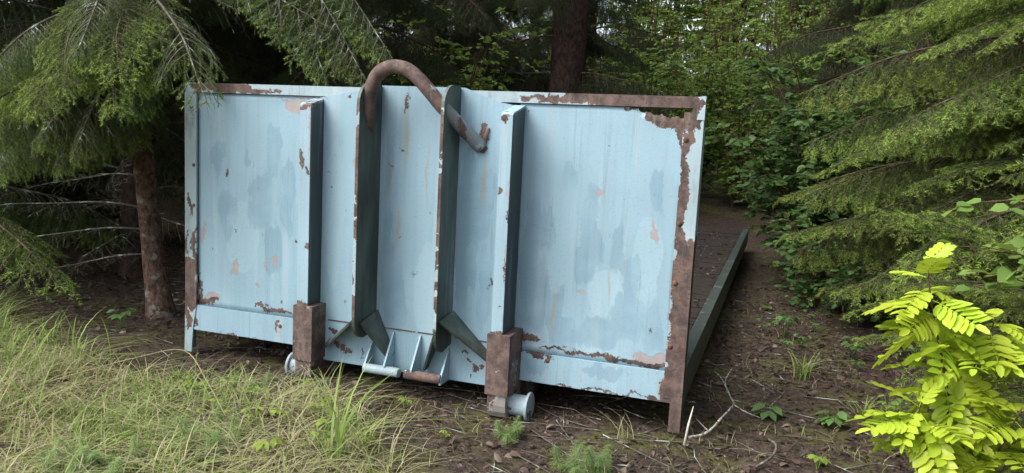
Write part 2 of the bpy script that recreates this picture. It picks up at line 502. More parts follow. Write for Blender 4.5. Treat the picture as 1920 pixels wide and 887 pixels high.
gt.data.foreach_set('color', np.stack([vm, vm * 0, vm * 0, vm * 0 + 1], 1).ravel())
tag(link('ground', gm), 'brown forest floor of soil, needles and leaf litter', 'ground', kind='structure')

# ------------------------------------------------------------------ the hook-lift platform
P = empty('hooklift_platform', (0, 0, 0))
tag(P, 'abandoned pale blue steel hook-lift flatbed with tall peeling headboard', 'flatbed')

def sheet(name, x0, x1, z0, z1, y, mat, nxs, nzs, amp, seed, top=None):
    """thin steel sheet with slight dents; top(x) gives the upper edge"""
    bm = bmesh.new()
    F, B = [], []
    for j in range(nzs + 1):
        for i in range(nxs + 1):
            x = x0 + (x1 - x0) * i / nxs
            zt = top(x) if top else z1
            z = z0 + (zt - z0) * j / nzs
            e = min(i, nxs - i, j, nzs - j)
            d = amp * mnoise.noise(Vector((x * 3.2 + seed, z * 2.6, seed))) * min(1, e / 2)
            F.append(bm.verts.new((x, y + d, z))); B.append(bm.verts.new((x, y + .006 + d, z)))
    w = nxs + 1
    for j in range(nzs):
        for i in range(nxs):
            a = j * w + i
            bm.faces.new((F[a], F[a + 1], F[a + w + 1], F[a + w]))
            bm.faces.new((B[a], B[a + w], B[a + w + 1], B[a + 1]))
    rim = [j for j in range(nxs + 1)] + [nxs + w * j for j in range(1, nzs + 1)] + [w * nzs + i for i in range(nxs - 1, -1, -1)] + [w * j for j in range(nzs - 1, 0, -1)]
    for k in range(len(rim)):
        a, b = rim[k], rim[(k + 1) % len(rim)]
        bm.faces.new((F[a], B[a], B[b], F[b]))
    return from_bm(name, bm, mat, P, 0, True)

rt = random.Random(4)
def torn_top(x):
    if x < .97: return 1.276
    return 1.262 - .020 * min(1, (x - .97) / .12) + .004 * math.sin(x * 120) + .003 * math.sin(x * 310)
sheet('side_panel', -1.155, -.455, .242, 1.276, .006, M['panel'], 28, 40, .007, 1.0)
sheet('side_panel', .480, 1.160, .242, 1.276, .006, M['panel'], 80, 40, .007, 7.0, torn_top)
# centre sheet, its top flares up over the rail between the stiffeners
cs = [(-.462, .262), (.488, .262), (.488, 1.262), (.40, 1.276), (.235, 1.332), (-.168, 1.332), (-.30, 1.302), (-.462, 1.272)]
prism_y('centre_panel', cs, -.010, -.002, M['panel'], P, .001)
prism_y('apron_plate', [(-.445, .068), (.455, .068), (.455, .259), (-.445, .259)], -.009, .004, M['panel'], P, .001)
# seams (weld lines)
for sx, sz0, sz1 in ((-.4555, .27, 1.26), (.4855, .27, 1.25)):
    box('weld_seam', sx - .002, sx + .002, -.0125, -.009, sz0, sz1, M['edge'], P, .0008)
box('weld_seam', -.44, .45, -.0118, -.008, .2575, .2635, M['edge'], P, .001)

box('top_rail', -1.22, 1.217, -.006, .050, 1.278, 1.322, M['rail'], P, .004)
box('bottom_rail', -1.172, -.42, -.006, .045, .115, .240, M['lower'], P, .003)
box('bottom_rail', .45, 1.178, -.006, .045, .115, .240, M['lower'], P, .003)
# left corner post: folded angle running down into a foot
prism_y('corner_post', [(-1.224, -.0), (-1.182, -.0), (-1.172, .13), (-1.152, .235), (-1.150, 1.277), (-1.219, 1.277), (-1.219, .3), (-1.222, .12)], -.011, -.002, M['left_post'], P, .002)
box('post_return', -1.2235, -1.2145, -.002, .060, .002, 1.277, M['left_post'], P, .002)
# right corner post
po = prism_y('corner_post', [(1.176, -.0), (1.222, -.0), (1.2215, 1.277), (1.178, 1.277)], -.014, -.004, M['right_post'], P, .002)
box('post_flange', 1.146, 1.180, -.0095, -.001, .135, 1.262, M['right_post'], P, .0015)
box('post_return', 1.212, 1.2225, -.004, .062, .004, 1.277, M['right_post'], P, .002)
prism_y('corner_cap', [(1.195, 1.235), (1.2235, 1.235), (1.2235, 1.324), (1.208, 1.324)], -.0165, -.0142, M['rail'], P, .0005)

def bolt(x, z, y, r=.011):
    bm = bmesh.new()
    bmesh.ops.create_uvsphere(bm, u_segments=10, v_segments=6, radius=r)
    for v in bm.verts: v.co = Vector((v.co.x + x, v.co.y * .55 + y, v.co.z + z))
    return from_bm('bolt', bm, M['bolt'], P, 0, True)
for z in (1.158, .835, .60, .345): bolt(1.160, z, -.0095)
for z in (.93, .735): bolt(-1.165, z, -.011, .009)
for x, z, y in ((.66, .215, -.006), (-.665, .195, -.006)): bolt(x, z, y, .010)

# stiffeners with the brown sleeves and runners below
for s, (x0, x1, d, wx) in enumerate(((-.501, -.446, .110, -.513), (.455, .504, .150, .443))):
    prism_x('stiffener', [(.0, .06), (-d, .06), (-d, 1.222 if s else 1.232), (-d + .012, 1.232 if s else 1.242), (.0, 1.268)], x0, x1, M['stiffener'], P, .003)
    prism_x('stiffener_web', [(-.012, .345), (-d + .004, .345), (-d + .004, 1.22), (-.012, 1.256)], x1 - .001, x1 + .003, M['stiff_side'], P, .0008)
    sl = box('rusty_sleeve', wx, wx + .099, -d - .012, .02, .085, .338, M['sleeve'], P, .004)
    rx0, rx1 = wx + .010, wx + .089
    f = -d - .004
    nose = [(f, .095), (f, .04), (f + .006, .012), (f + .022, -.012), (f + .05, -.026), (f + .10, -.030), (.30, -.030), (.30, .095)]
    prism_x('runner_shoe', nose, rx0, rx1, M['runner'], P, .004)
    box('runner_beam', rx0 + .01, rx1 - .01, .302, 6.05, -.028, .098, M['beam'], P, .003)

def cyl_x(name, x0, x1, y, z, r, mat, parent, bev=.003, seg=28):
    bm = bmesh.new()
    bmesh.ops.create_cone(bm, cap_ends=True, segments=seg, radius1=r, radius2=r, depth=x1 - x0,
                          matrix=Matrix.Translation(((x0 + x1) / 2, y, z)) @ Matrix.Rotation(math.pi / 2, 4, 'Y'))
    return from_bm(name, bm, mat, parent, bev, False)
r1 = cyl_x('roller', -.560, -.500, -.035, .030, .046, M['roller'], P)
cyl_x('roller_flange', -.574, -.561, -.035, .030, .060, M['roller'], r1)
r2 = cyl_x('roller', .530, .604, -.075, .030, .044, M['roller'], P)
cyl_x('roller_flange', .605, .617, -.075, .030, .060, M['roller'], r2)

# lifting plates
def plate_poly(d, zb):
    pts = [(-.004, zb + .02)]
    for a in np.linspace(0, 90, 7):          # bottom front corner
        pts.append((-d + .085 - .085 * math.sin(math.radians(a)), zb + .085 - .085 * math.cos(math.radians(a))))
    for a in np.linspace(0, 90, 8):          # rounded top
        pts.append((-d + .10 - .10 * math.cos(math.radians(a)), 1.245 + .092 * math.sin(math.radians(a))))
    pts += [(-.02, 1.337), (-.004, 1.318)]
    return pts
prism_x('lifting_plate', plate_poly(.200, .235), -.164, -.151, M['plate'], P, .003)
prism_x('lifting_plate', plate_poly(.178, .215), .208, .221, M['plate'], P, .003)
# pale rim along the front edges
for d, zb, x0, x1 in ((.2015, .34, -.1645, -.1505), (.1795, .32, .2075, .2215)):
    box('plate_edge', x0, x1, -d, -d + .004, zb, 1.24, M['edge'], P, .0008)

# the hook bar
hb = smooth_path([(-.235, -.012, 1.06), (-.20, -.06, 1.10), (-.158, -.118, 1.185), (-.138, -.14, 1.29), (-.100, -.15, 1.365), (-.040, -.15, 1.398), (.030, -.15, 1.392), (.090, -.148, 1.352), (.145, -.145, 1.298), (.20, -.135, 1.238), (.26, -.075, 1.165), (.322, -.012, 1.088)], 8)
tube('hook_bar', hb, [.029] * len(hb), M['hook'], P, 18)
tube('bar_stub', [(.335, -.012, 1.10), (.342, -.02, 1.13), (.352, -.016, 1.17)], [.010, .009, .007], M['sleeve'], P, 8)
tube('broken_weld', [(.310, -.02, 1.085), (.330, -.012, 1.078), (.345, -.010, 1.092)], [.012, .017, .010], M['bolt'], P, 8)

# inverted V gussets under the plates
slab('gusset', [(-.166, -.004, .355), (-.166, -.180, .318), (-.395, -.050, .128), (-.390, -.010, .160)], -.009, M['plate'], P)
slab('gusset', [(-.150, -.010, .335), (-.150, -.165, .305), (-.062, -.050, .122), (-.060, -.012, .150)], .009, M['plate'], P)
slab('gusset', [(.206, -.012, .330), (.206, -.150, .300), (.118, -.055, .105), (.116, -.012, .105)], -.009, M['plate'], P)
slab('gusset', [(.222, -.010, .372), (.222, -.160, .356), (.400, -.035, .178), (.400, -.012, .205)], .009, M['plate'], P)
# latch bars with ribs
for x0, x1 in ((-.156, .012), (.040, .214)):
    cyl_x('latch_bar', x0, x1, -.085, .088, .021, M['edge'] if x0 > 0 else M['roller'], P, .004, 18)
for x, zt, zb in ((-.160, .205, .070), (-.058, .248, .092), (.074, .248, .092), (.212, .205, .066)):
    prism_x('rib', [(-.010, zt), (-.010, zb), (-.098, zb), (-.100, zb + .022), (-.018, zt)], x - .004, x + .004, M['lower'], P, .001)

# deck
box('side_beam', 1.165, 1.222, .064, 6.12, .095, .252, M['beam'], P, .004)
box('side_beam', -1.222, -1.165, .062, 6.12, .095, .252, M['beam'], P, .004)
for k in range(12):
    y = .35 + k * .5
    box('cross_member', -1.163, 1.163, y, y + .06, .100, .205, M['beam'], P, .002)
pr = random.Random(11)
pb = None
for k in range(43):
    y0 = .058 + k * .1405
    if pb is None:
        pb = box('plank', -1.160, 1.160, 0, .134, 0, .034, M['plank'], P, .004)
        o = pb
    else:
        o = pb.copy(); COL.objects.link(o)
    o.location = (pr.uniform(-.003, .003), y0, .210 + pr.uniform(-.003, .004))
    o.rotation_euler = (pr.uniform(-.01, .01), 0, pr.uniform(-.002, .002))
prism_x('back_brace', [(.052, .250), (.052, .80), (.075, .80), (.30, .262), (.30, .250)], 1.178, 1.190, M['beam'], P, .001)
prism_x('back_brace', [(.052, .250), (.052, .80), (.075, .80), (.30, .262), (.30, .250)], -1.190, -1.178, M['beam'], P, .001)

# ------------------------------------------------------------------ spruce boughs
def needles(soup, P_, T_, fr, g, ln, wd, rng, mi=0):
    k = len(P_)
    if k == 0: return
    up = np.array([0, 0, 1.0])
    u = unit(np.cross(T_, up + rng.normal(0, .02, (k, 3)))); v = np.cross(u, T_)
    ph = rng.uniform(-.35 * math.pi, 1.35 * math.pi, k)
    rad = np.cos(ph)[:, None] * u + np.sin(ph)[:, None] * v
    n = unit(T_ * .65 + rad * .8 + rng.normal(0, .12, (k, 3))) * (ln * rng.uniform(.75, 1.15, k))[:, None]
    w = unit(np.cross(n, rng.normal(0, 1, (k, 3)))) * (wd * .5)
    V = np.stack([P_ - w, P_ + w, P_ + n + w * .25, P_ + n - w * .25], 1).reshape(-1, 3)
    F = np.arange(k * 4).reshape(-1, 4)
    tint = np.stack([fr, g, np.zeros(k)], 1)
    tint = np.repeat(tint, 4, 0)
    soup.add(V, F, tint, mi)

def bough(name, L, seed, hang=.4, flen=(.045, .085), width=.45, bare=.12, fresh=1.0, live=1.0, spacing=.052, step=.0019, mats=None):
    rng = np.random.default_rng(seed)
    s = Soup()
    t = np.linspace(0, 1, 16)
    main = np.stack([t * L, .05 * L * np.sin(t * 4 + seed) * t * (1 - t) * 2, .10 * L * np.sin(math.pi * t) + .03 * L * np.sin(3 * t * math.pi) * (1 - t)], 1)
    def at(c, q):
        i = q * (len(c) - 1); a = min(int(i), len(c) - 2); f = i - a
        return c[a] * (1 - f) + c[a + 1] * f, unit(c[a + 1] - c[a])
    V, F = tube_arrays(main, .009 * L * (1 - t) ** 1.1 + .0016, 6)
    s.add(V, F, (0, .5, 0), 1)
    lines = []                         # (points, alive, is tip shoot)
    q, side = bare * .5, 1
    down = np.array([0, 0, -1.0])
    while q < .985:
        b, T = at(main, q)
        S = np.array([-T[1], T[0], 0.]) * side
        l = L * width * (1 - q) ** .75 * min(1, .55 + 1.6 * q) * rng.uniform(.65, 1.15) + .05
        a = math.radians(rng.uniform(42, 66))
        d = unit(T * math.cos(a) + S * math.sin(a) + down * rng.uniform(0, .25) * hang + np.array([0, 0, rng.uniform(-.06, .14)]))
        ss = np.linspace(0, 1, 6)
        sec = b + d * (l * ss)[:, None] * (1 - .35 * hang * ss)[:, None] + down * (hang * l * .75 * ss ** 1.6)[:, None] + rng.normal(0, .006, (6, 3)) * ss[:, None]
        alive = rng.random() < live and q > bare
        lines.append((sec, alive, .003))
        e = .10
        ts = rng.choice((-1, 1))
        while e < .95:
            if rng.random() < (.93 if alive else .5):
                bb, TT = at(sec, e)
                SS = unit(np.cross(TT, np.array([0, 0, 1.]))) * ts
                ll = min(.24, (.55 * (1 - e) * l + .035)) * rng.uniform(.55, 1.1)
                dd = unit(TT * .62 + SS * .75 + down * hang * rng.uniform(.3, 1.0) + rng.normal(0, .06, 3))
                k3 = np.linspace(0, 1, 4)
                ter = bb + dd * (ll * k3)[:, None] + down * (hang * .5 * ll * k3 ** 2)[:, None]
                lines.append((ter, alive and rng.random() < .97, .0016))
                if ll > .12 and alive:           # short side shoots
                    for g2 in (.35, .6):
                        c2, T2 = at(ter, g2)
                        d2 = unit(T2 * .7 + np.cross(T2, np.array([0, 0, 1.])) * rng.choice((-1, 1)) * .7 + down * hang * .4)
                        l2 = ll * rng.uniform(.3, .5)
                        lines.append((c2 + d2 * (l2 * np.linspace(0, 1, 3))[:, None], True, .0012))
            ts = -ts
            e += spacing * .75 / l * rng.uniform(.7, 1.3)
        side = -side
        q += spacing / L * rng.uniform(.6, 1.4) * .62
    lines.append((main[6:], live > .3, .002))
    PP, TT, FR, GG = [], [], [], []
    for pts, alive, r in lines:
        if not alive and rng.random() < .25: continue
        V, F = tube_arrays(pts, np.linspace(r, r * .5, len(pts)), 3)
        s.add(V, F, (0, .5, 0), 1)
        if not alive: continue
        seg = np.linalg.norm(np.diff(pts, axis=0), axis=1); tot = seg.sum()
        m = max(4, int(tot / step))
        d = np.sort(rng.uniform(0 if tot < .15 else tot * .15, tot, m))
        cum = np.concatenate([[0], np.cumsum(seg)])
        idx = np.clip(np.searchsorted(cum, d) - 1, 0, len(seg) - 1)
        f = ((d - cum[idx]) / seg[idx])[:, None]
        PP.append(pts[idx] * (1 - f) + pts[idx + 1] * f)
        TT.append(unit(pts[idx + 1] - pts[idx]))
        fl = rng.uniform(*flen)
        has = fresh * (1 if rng.random() < .75 else .2) * rng.uniform(.6, 1)
        FR.append(np.clip((fl - (tot - d)) / .012, 0, 1) * has)
        GG.append(np.clip(rng.uniform(.1, .9) + rng.uniform(-.15, .15, m), 0, 1))
    if PP:
        needles(s, np.concatenate(PP), np.concatenate(TT), np.concatenate(FR), np.concatenate(GG), .0160, .0023, rng)
    return s.mesh(name, mats or [M['needle'], M['twig']])

BL = 1.4
NEAR = [bough('spruce_bough', BL, 1, .32, (.05, .09), .42, .10, 1.0), bough('spruce_bough', BL, 2, .50, (.05, .09), .40, .12, .9),
        bough('spruce_bough', BL, 3, .20, (.05, .09), .46, .08, 1.0)]
SWEEP = [bough('sweeping_bough', BL, 24, .85, (.05, .10), .46, .10, .9, spacing=.042), bough('sweeping_bough', BL, 25, 1.0, (.04, .09), .42, .12, .8, spacing=.042)]
BRIGHT = [bough('bright_tipped_bough', BL, 14, .55, (.10, .17), .38, .12, 1.0), bough('bright_tipped_bough', BL, 15, .35, (.09, .16), .40, .10, 1.0)]
HANG = [bough('hanging_bough', BL, 4, .95, (.03, .06), .46, .10, .75, spacing=.034, mats=[M['needle'], M['lichen']]),
        bough('hanging_bough', BL, 5, 1.15, (.03, .06), .42, .12, .55, spacing=.034, mats=[M['needle'], M['lichen']])]
SPARSE = [bough('sparse_bough', BL, 6, .7, (.03, .06), .40, .30, .5, live=.55, mats=[M['needle'], M['lichen']])]
DEAD = [bough('dead_bough', BL, 7, .35, (.03, .06), .34, .1, 0, live=0.0, spacing=.075, mats=[M['needle'], M['lichen']]),
        bough('dead_bough', BL, 8, .55, (.03, .06), .30, .1, 0, live=0.0, spacing=.09, mats=[M['needle'], M['lichen']])]
DEEP = [bough('old_bough', BL, 9, .8, (.03, .06), .48, .15, .35, spacing=.045, step=.0026, mats=[M['needle_deep'], M['twig']]),
        bough('old_bough', BL, 10, 1.1, (.03, .06), .44, .15, .3, spacing=.045, step=.0026, mats=[M['needle_deep'], M['twig']]),
        bough('old_bough', BL, 12, .5, (.03, .06), .48, .15, .5, spacing=.045, step=.0026, mats=[M['needle_deep'], M['twig']])]

def aim(root, tip, roll=0.0, fat=1.0):
    root, tip = Vector(root), Vector(tip)
    X = (tip - root); L = X.length; X.normalize()
    Y = Vector((0, 0, 1)).cross(X)
    if Y.length < 1e-3: Y = Vector((0, 1, 0))
    Y.normalize(); Z = X.cross(Y)
    R = Matrix((X, Y, Z)).transposed()
    s = L / BL
    return Matrix.Translation(root) @ (R @ Matrix.Rotation(roll, 3, 'X')).to_4x4() @ Matrix.Diagonal((s, s * fat, s * fat, 1))

STEM = {}
def put_bough(tree, me, root, tip, roll=0.0, fat=1.0, name='bough'):
    if tree.name in STEM:
        sx, sy, sz, lean, H = STEM[tree.name]
        zr = min(H * .9, max(.1, root[2] - sz + .0))
        ax = Vector((sx + lean[0] * zr, sy + lean[1] * zr, sz + zr))
        rv = Vector(root)
        if (Vector((rv.x, rv.y, 0)) - Vector((ax.x, ax.y, 0))).length > .05:
            up = Vector((0, 0, .06 if zr > .3 else 0))
            mid = ax.lerp(rv, .5) + up
            tube('limb', [tuple(q - tree.location) for q in (ax, mid, rv, rv.lerp(Vector(tip), .06))], [.014, .0125, .011, .009], M['twig'], tree, 7)
    o = link(name, me, tree)
    o.matrix_local = Matrix.Translation(-tree.location) @ aim(root, tip, roll, fat)
    return o

CAM = cam.location
def clear_of_view(root, tip):
    """real clearing round the platform and the path the camera stands on"""
    for q in (.35, .6, .8, 1.0, 1.12):
        p = root.lerp(tip, q)
        if -1.5 < p.x < 1.62 and -3.6 < p.y < 6.3 and p.z < 1.95 + .12 * max(0, p.y): return False
        if (p - CAM).length < 1.9: return False
        if -2.6 < p.x < 2.0 and p.y < -.3 and p.z < 2.6: return False
        if p.y < -.9 and p.z < 2.2 and p.x < 2.6: return False
    return True

def spruce(loc, label, H, r, z0, whorl, reach, kinds, seed, lean=(0, 0), bark='bark', dead=0, top_keep=1.0, per=5, group='spruce trees in the dark wood'):
    rg = random.Random(seed)
    x, y = loc
    gz = ground_z(x, y)
    t = empty('spruce_tree', (x, y, gz))
    tag(t, label, 'tree', group)
    k = 44
    hs = [H * (i / (k - 1)) ** 1.8 for i in range(k)]
    pts = [(lean[0] * h + .02 * math.sin(h * 1.3 + seed), lean[1] * h + .02 * math.cos(h * 1.1 + seed), h - .05 if i == 0 else h) for i, h in enumerate(hs)]
    rad = [r * (1 - h / H) ** .8 * (1 + .45 * math.exp(-h / .18)) + .004 for h in hs]
    tk = tube('trunk', pts, rad, M[bark], t, 16)
    for v in tk.data.vertices:
        c = v.co; e = 1 + .10 * mnoise.noise(Vector((c.x * 9 + seed, c.y * 9, c.z * 2.2))) + .05 * mnoise.noise(Vector((c.x * 40, c.y * 40 + seed, c.z * 9)))
        a_ = lean[0] * c.z, lean[1] * c.z
        v.co = ((c.x - a_[0]) * e + a_[0], (c.y - a_[1]) * e + a_[1], c.z)
    STEM[t.name] = (x, y, gz, lean, H)
    def stem(z): return Vector((x + lean[0] * z, y + lean[1] * z, gz + z))
    z = z0
    while z < H * .97:
        n = per if z < 4 else max(3, per - 1)
        a0 = rg.uniform(0, 6.28)
        for i in range(n):
            a = a0 + i * 6.283 / n + rg.uniform(-.35, .35)
            R = reach * (1 - z / H) ** .7 * rg.uniform(.7, 1.1)
            zz = z + rg.uniform(-.12, .12)
            root = stem(zz)
            tip = root + Vector((math.cos(a) * R, math.sin(a) * R, R * (-.30 + .45 * zz / H) + rg.uniform(-.1, .1)))
            if not clear_of_view(root, tip): continue
            put_bough(t, rg.choice(kinds), root, tip, rg.uniform(-.2, .2), rg.uniform(.85, 1.15))
        z += whorl * (1 if z < 3 else 1.7)
    for i in range(dead):
        a = rg.uniform(0, 6.28); zz = rg.uniform(.25, max(z0, 1.2))
        R = rg.uniform(.5, 1.0) * reach * .7
        root = stem(zz); tip = root + Vector((math.cos(a) * R, math.sin(a) * R, -R * rg.uniform(.05, .3)))
        if clear_of_view(root, tip): put_bough(t, rg.choice(DEAD), root, tip, rg.uniform(-1, 1), 1, 'dead_branch')
    return t

# left tree by the headboard corner, with its lichened boughs hanging over the corner
TL = spruce((-1.855, .487), 'slim brown spruce trunk close beside the left end of the headboard', 11, .056, 3.0, .42, 1.9, NEAR + HANG, 21, (-.10, 0), 'bark')
def tl(me, root, tip, roll=0.0, fat=1.0, name='bough'): return put_bough(TL, me, root, tip, roll, fat, name)
tl(SPARSE[0], (-1.98, .45, 1.85), (-.80, -.33, 1.20), .1, .75)
tl(HANG[0], (-2.02, .45, 1.90), (-1.30, -.55, 1.38), 0, .9)
tl(NEAR[1], (-1.85, .05, 1.72), (-1.28, -.62, 1.22), .1, .8)
tl(HANG[1], (-2.02, .45, 1.78), (-1.75, -.62, 1.28), .1, 1.0)
tl(HANG[0], (-2.02, .45, 1.65), (-2.05, -.50, 1.22), -.1, 1.0)
tl(DEAD[0], (-1.98, .45, 1.90), (-2.1, -.75, 1.62), .4, 1.0, 'dead_branch')
tl(DEAD[1], (-1.98, .45, 1.95), (-.75, .15, 1.78), .1, .9, 'dead_branch')
tl(DEAD[0], (-1.98, .45, 2.0), (-.95, -.30, 1.72), -.2, .8, 'dead_branch')
tl(HANG[1], (-1.98, .50, 2.75), (-.52, .36, 1.46), .1, .62)
tl(HANG[0], (-2.0, .50, 2.85), (-.36, .46, 1.50), -.1, .60)
tl(HANG[0], (-1.98, .50, 2.60), (-.68, .34, 1.48), .2, .5)
tl(HANG[1], (-1.6, .50, 2.5), (-.42, .30, 1.38), .15, .6)
tl(HANG[0], (-1.5, .50, 2.4), (-.62, .28, 1.36), .15, .6)
tl(DEAD[1], (-1.98, .50, 2.05), (-.62, .30, 1.62), .6, .8, 'dead_branch')
tl(DEAD[0], (-1.98, .50, 1.95), (-.95, .55, 1.50), -.5, .8, 'dead_branch')
tl(HANG[1], (-1.98, .45, 1.50), (-1.42, -.45, .98), .1, .9)
tl(HANG[0], (-2.0, .42, 1.35), (-1.62, -.38, .90), .1, 1.0)
tl(HANG[1], (-2.05, .42, 1.30), (-1.95, -.45, .86), .1, 1.1)
tl(HANG[0], (-2.05, .40, 1.25), (-2.25, -.30, .86), .1, 1.1)
tl(BRIGHT[0], (-1.95, .40, 1.55), (-1.12, -.52, 1.16), .1, .75)
tl(BRIGHT[1], (-1.98, .40, 1.50), (-1.40, -.70, 1.14), .1, .75)
tl(BRIGHT[0], (-2.0, .40, 1.45), (-1.72, -.75, 1.02), .1, .8)
tl(HANG[0], (-2.0, .45, 1.50), (-1.58, -.50, 1.02), -.1, 1.0)
tl(HANG[1], (-2.0, .45, 1.45), (-1.85, -.60, 1.00), .1, 1.0)
tl(HANG[0], (-2.0, .45, 1.62), (-1.25, -.30, 1.16), .2, .7)
tl(NEAR[1], (-2.0, .40, 1.60), (-1.30, -.75, 1.12), .1, .7)
tl(NEAR[0], (-2.0, .40, 1.80), (-1.05, -.55, 1.28), .1, .7)
for i in range(13):
    zz = .15 + i * .095 + rt.uniform(-.03, .03); a = rt.uniform(-2.9, .4)
    c0 = Vector((-.10 * zz, 0, zz)); dd = Vector((math.cos(a), math.sin(a), .1))
    tube('branch_stub', [tuple(c0 + dd * .035), tuple(c0 + dd * rt.uniform(.065, .085))], [.009, .005], M['bark_dark'], TL, 6)
for rz, tx, ty, tz in ((.62, -3.1, .10, .52), (.50, -2.9, -.12, .30), (.36, -2.75, .1, .12), (.80, -3.1, .5, .62), (.95, -2.9, 0, .75), (.72, -2.2, 1.5, .6)):
    tl(DEAD[rt.randrange(2)], (-1.86 - .10 * rz, .487, rz), (tx, ty, tz), rt.uniform(-.6, .6), .55, 'dead_branch')

spruce((-2.80, 1.25), 'thin reddish spruce trunk behind the slim trunk at the headboard', 10, .07, 1.7, .5, 1.7, HANG + DEEP, 22, (-.01, .01), 'bark_dark', 10)
spruce((-3.55, .15), 'spruce with low hanging needles beside the grassy left verge', 9, .085, .75, .36, 1.7, HANG + NEAR, 23, (0, 0), 'bark_dark', 10)
spruce((-3.9, 2.4), 'dark spruce behind the twiggy dead branches', 12, .11, .9, .42, 2.0, DEEP + SPARSE, 24, (0, 0), 'bark_dark', 14)
spruce((-2.3, 3.3), 'dark spruce behind the headboard corner', 12, .10, 1.3, .42, 1.9, DEEP, 25, (0, 0), 'bark_dark', 8)
spruce((-5.4, 1.2), 'shaggy spruce farther along the grassy verge', 11, .11, .5, .42, 2.1, DEEP, 26, (0, 0), 'bark_dark', 6)
spruce((-5.0, 4.6), 'dense spruce deep in the dark wood', 14, .14, .8, .45, 2.3, DEEP, 27, (0, 0), 'bark_dark', 6)
spruce((-1.20, 6.75), 'big old spruce with thick dark trunk at the far end of the deck', 18, .24, 2.0, .5, 1.9, DEEP, 28, (.004, 0), 'bark_dark', 14)
spruce((-3.3, 7.2), 'old spruce left of the thick dark trunk', 15, .17, 1.2, .45, 2.4, DEEP, 29, (0, 0), 'bark_dark', 8)
spruce((2.75, 7.4), 'dark spruce behind the round-leaved bush', 15, .16, 1.6, .42, 2.2, DEEP, 30, (0, 0), 'bark_dark', 10)
# right-hand spruces
TR1 = spruce((3.45, 1.75), 'young spruce sweeping bright-tipped boughs towards the headboard', 10, .08, .35, .30, 2.0, NEAR, 31, (0, 0), 'bark', 0, per=6)
TR2 = spruce((3.05, .45), 'low young spruce behind the lime rowan sapling', 2.0, .03, .12, .17, 1.1, NEAR, 32, (0, 0), 'bark', 0, per=6)
spruce((3.3, 3.9), 'bushy spruce between the round-leaved bush and the right verge', 12, .10, .4, .34, 2.1, NEAR + DEEP, 33, (0, 0), 'bark_dark', 4)
spruce((4.7, .2), 'tall spruce closing the right verge', 13, .12, .5, .42, 2.2, NEAR + DEEP, 34, (0, 0), 'bark_dark', 0)
spruce((4.4, 6.0), 'tall spruce beyond the right verge', 14, .13, .5, .45, 2.3, DEEP, 35, (0, 0), 'bark_dark', 4)
for i, (x, y) in enumerate(((4.6, -2.2), (5.6, -4.6), (6.6, -.9), (5.2, 2.6))):  # unseen spruces added to keep skylight off the right-facing steel
    spruce((x, y), 'tall dark spruce added out of view on the right to block skylight', 15, .15, .5, .55, 2.6, DEEP, 80 + i, (0, 0), 'bark_dark', 0, group='unseen spruces added to block skylight')
def tr(me, root, tip, roll=0.0, fat=1.0): return put_bough(TR1, me, root, tip, roll, fat)
tr(BRIGHT[0], (3.45, 1.75, 2.25), (1.88, 1.30, 1.76), 0, .75)
tr(BRIGHT[1], (3.2, 1.2, 2.0), (2.28, .85, 1.60), 0, .8)
tr(BRIGHT[0], (3.45, 1.75, 1.70), (1.98, 1.0, 1.22), 0, .7)
tr(BRIGHT[1], (3.45, 1.75, 1.0), (2.02, 1.1, .80), .1, .7)
tr(NEAR[0], (3.45, 1.75, 2.0), (2.10, 1.05, 1.62), .1, .8)
tr(SWEEP[0], (3.45, 1.75, 1.85), (1.56, 1.80, 1.46), 0, .8)
tr(NEAR[2], (3.45, 1.75, 1.55), (1.72, 1.48, 1.03), .1, .8)
tr(SWEEP[1], (3.45, 1.75, 1.40), (1.90, 1.35, 1.20), .1, .7)
tr(NEAR[1], (3.45, 1.75, 1.05), (1.78, 1.75, .70), -.1, .8)
tr(NEAR[0], (3.45, 1.75, .85), (1.55, 2.10, .60), 0, .8)
tr(NEAR[0], (3.45, 1.75, 2.35), (2.25, .95, 1.85), .1, .8)
tr(NEAR[2], (3.45, 1.75, 2.1), (1.62, 2.25, 1.72), .1, .8)
tr(NEAR[1], (3.45, 1.75, 1.75), (2.20, 1.00, 1.38), -.1, .8)
tr(SWEEP[0], (3.45, 1.75, 1.60), (1.62, 2.1, 1.18), 0, .75)
tr(SWEEP[1], (3.45, 1.75, 1.25), (1.66, 1.95, .88), 0, .75)
tr(NEAR[2], (3.45, 1.75, 1.2), (2.10, 1.05, .98), 0, .75)
tr(NEAR[0], (3.45, 1.75, .65), (1.85, 1.45, .38), 0, .75)
tr(SWEEP[0], (3.45, 1.9, .9), (1.62, 2.35, .48), 0, .8)
tr(NEAR[1], (3.45, 1.9, .6), (1.80, 2.15, .28), 0, .8)
tr(NEAR[2], (3.45, 1.9, .5), (1.95, 1.75, .22), 0, .8)
tr(NEAR[0], (3.45, 1.9, 1.2), (1.52, 2.5, .82), 0, .8)
tr(SWEEP[1], (3.45, 1.75, 2.0), (2.3, 1.25, 1.5), 0, .8)
put_bough(TR2, NEAR[2], (3.0, .9, .50), (1.90, .70, .90), .25, .8)
put_bough(TR2, NEAR[0], (3.05, .8, .45), (1.98, .35, .62), .1, .8)
put_bough(TR2, NEAR[2], (3.05, .5, .30), (1.92, .02, .16), 0, .7)
put_bough(TR2, BRIGHT[1], (3.0, .3, .30), (1.90, -.22, .15), 0, .6)
put_bough(TR2, NEAR[0], (3.0, .5, .45), (1.86, .28, .40), 0, .6)
put_bough(TR2, NEAR[1], (3.05, .5, .60), (2.25, -.05, .62), 0, .7)

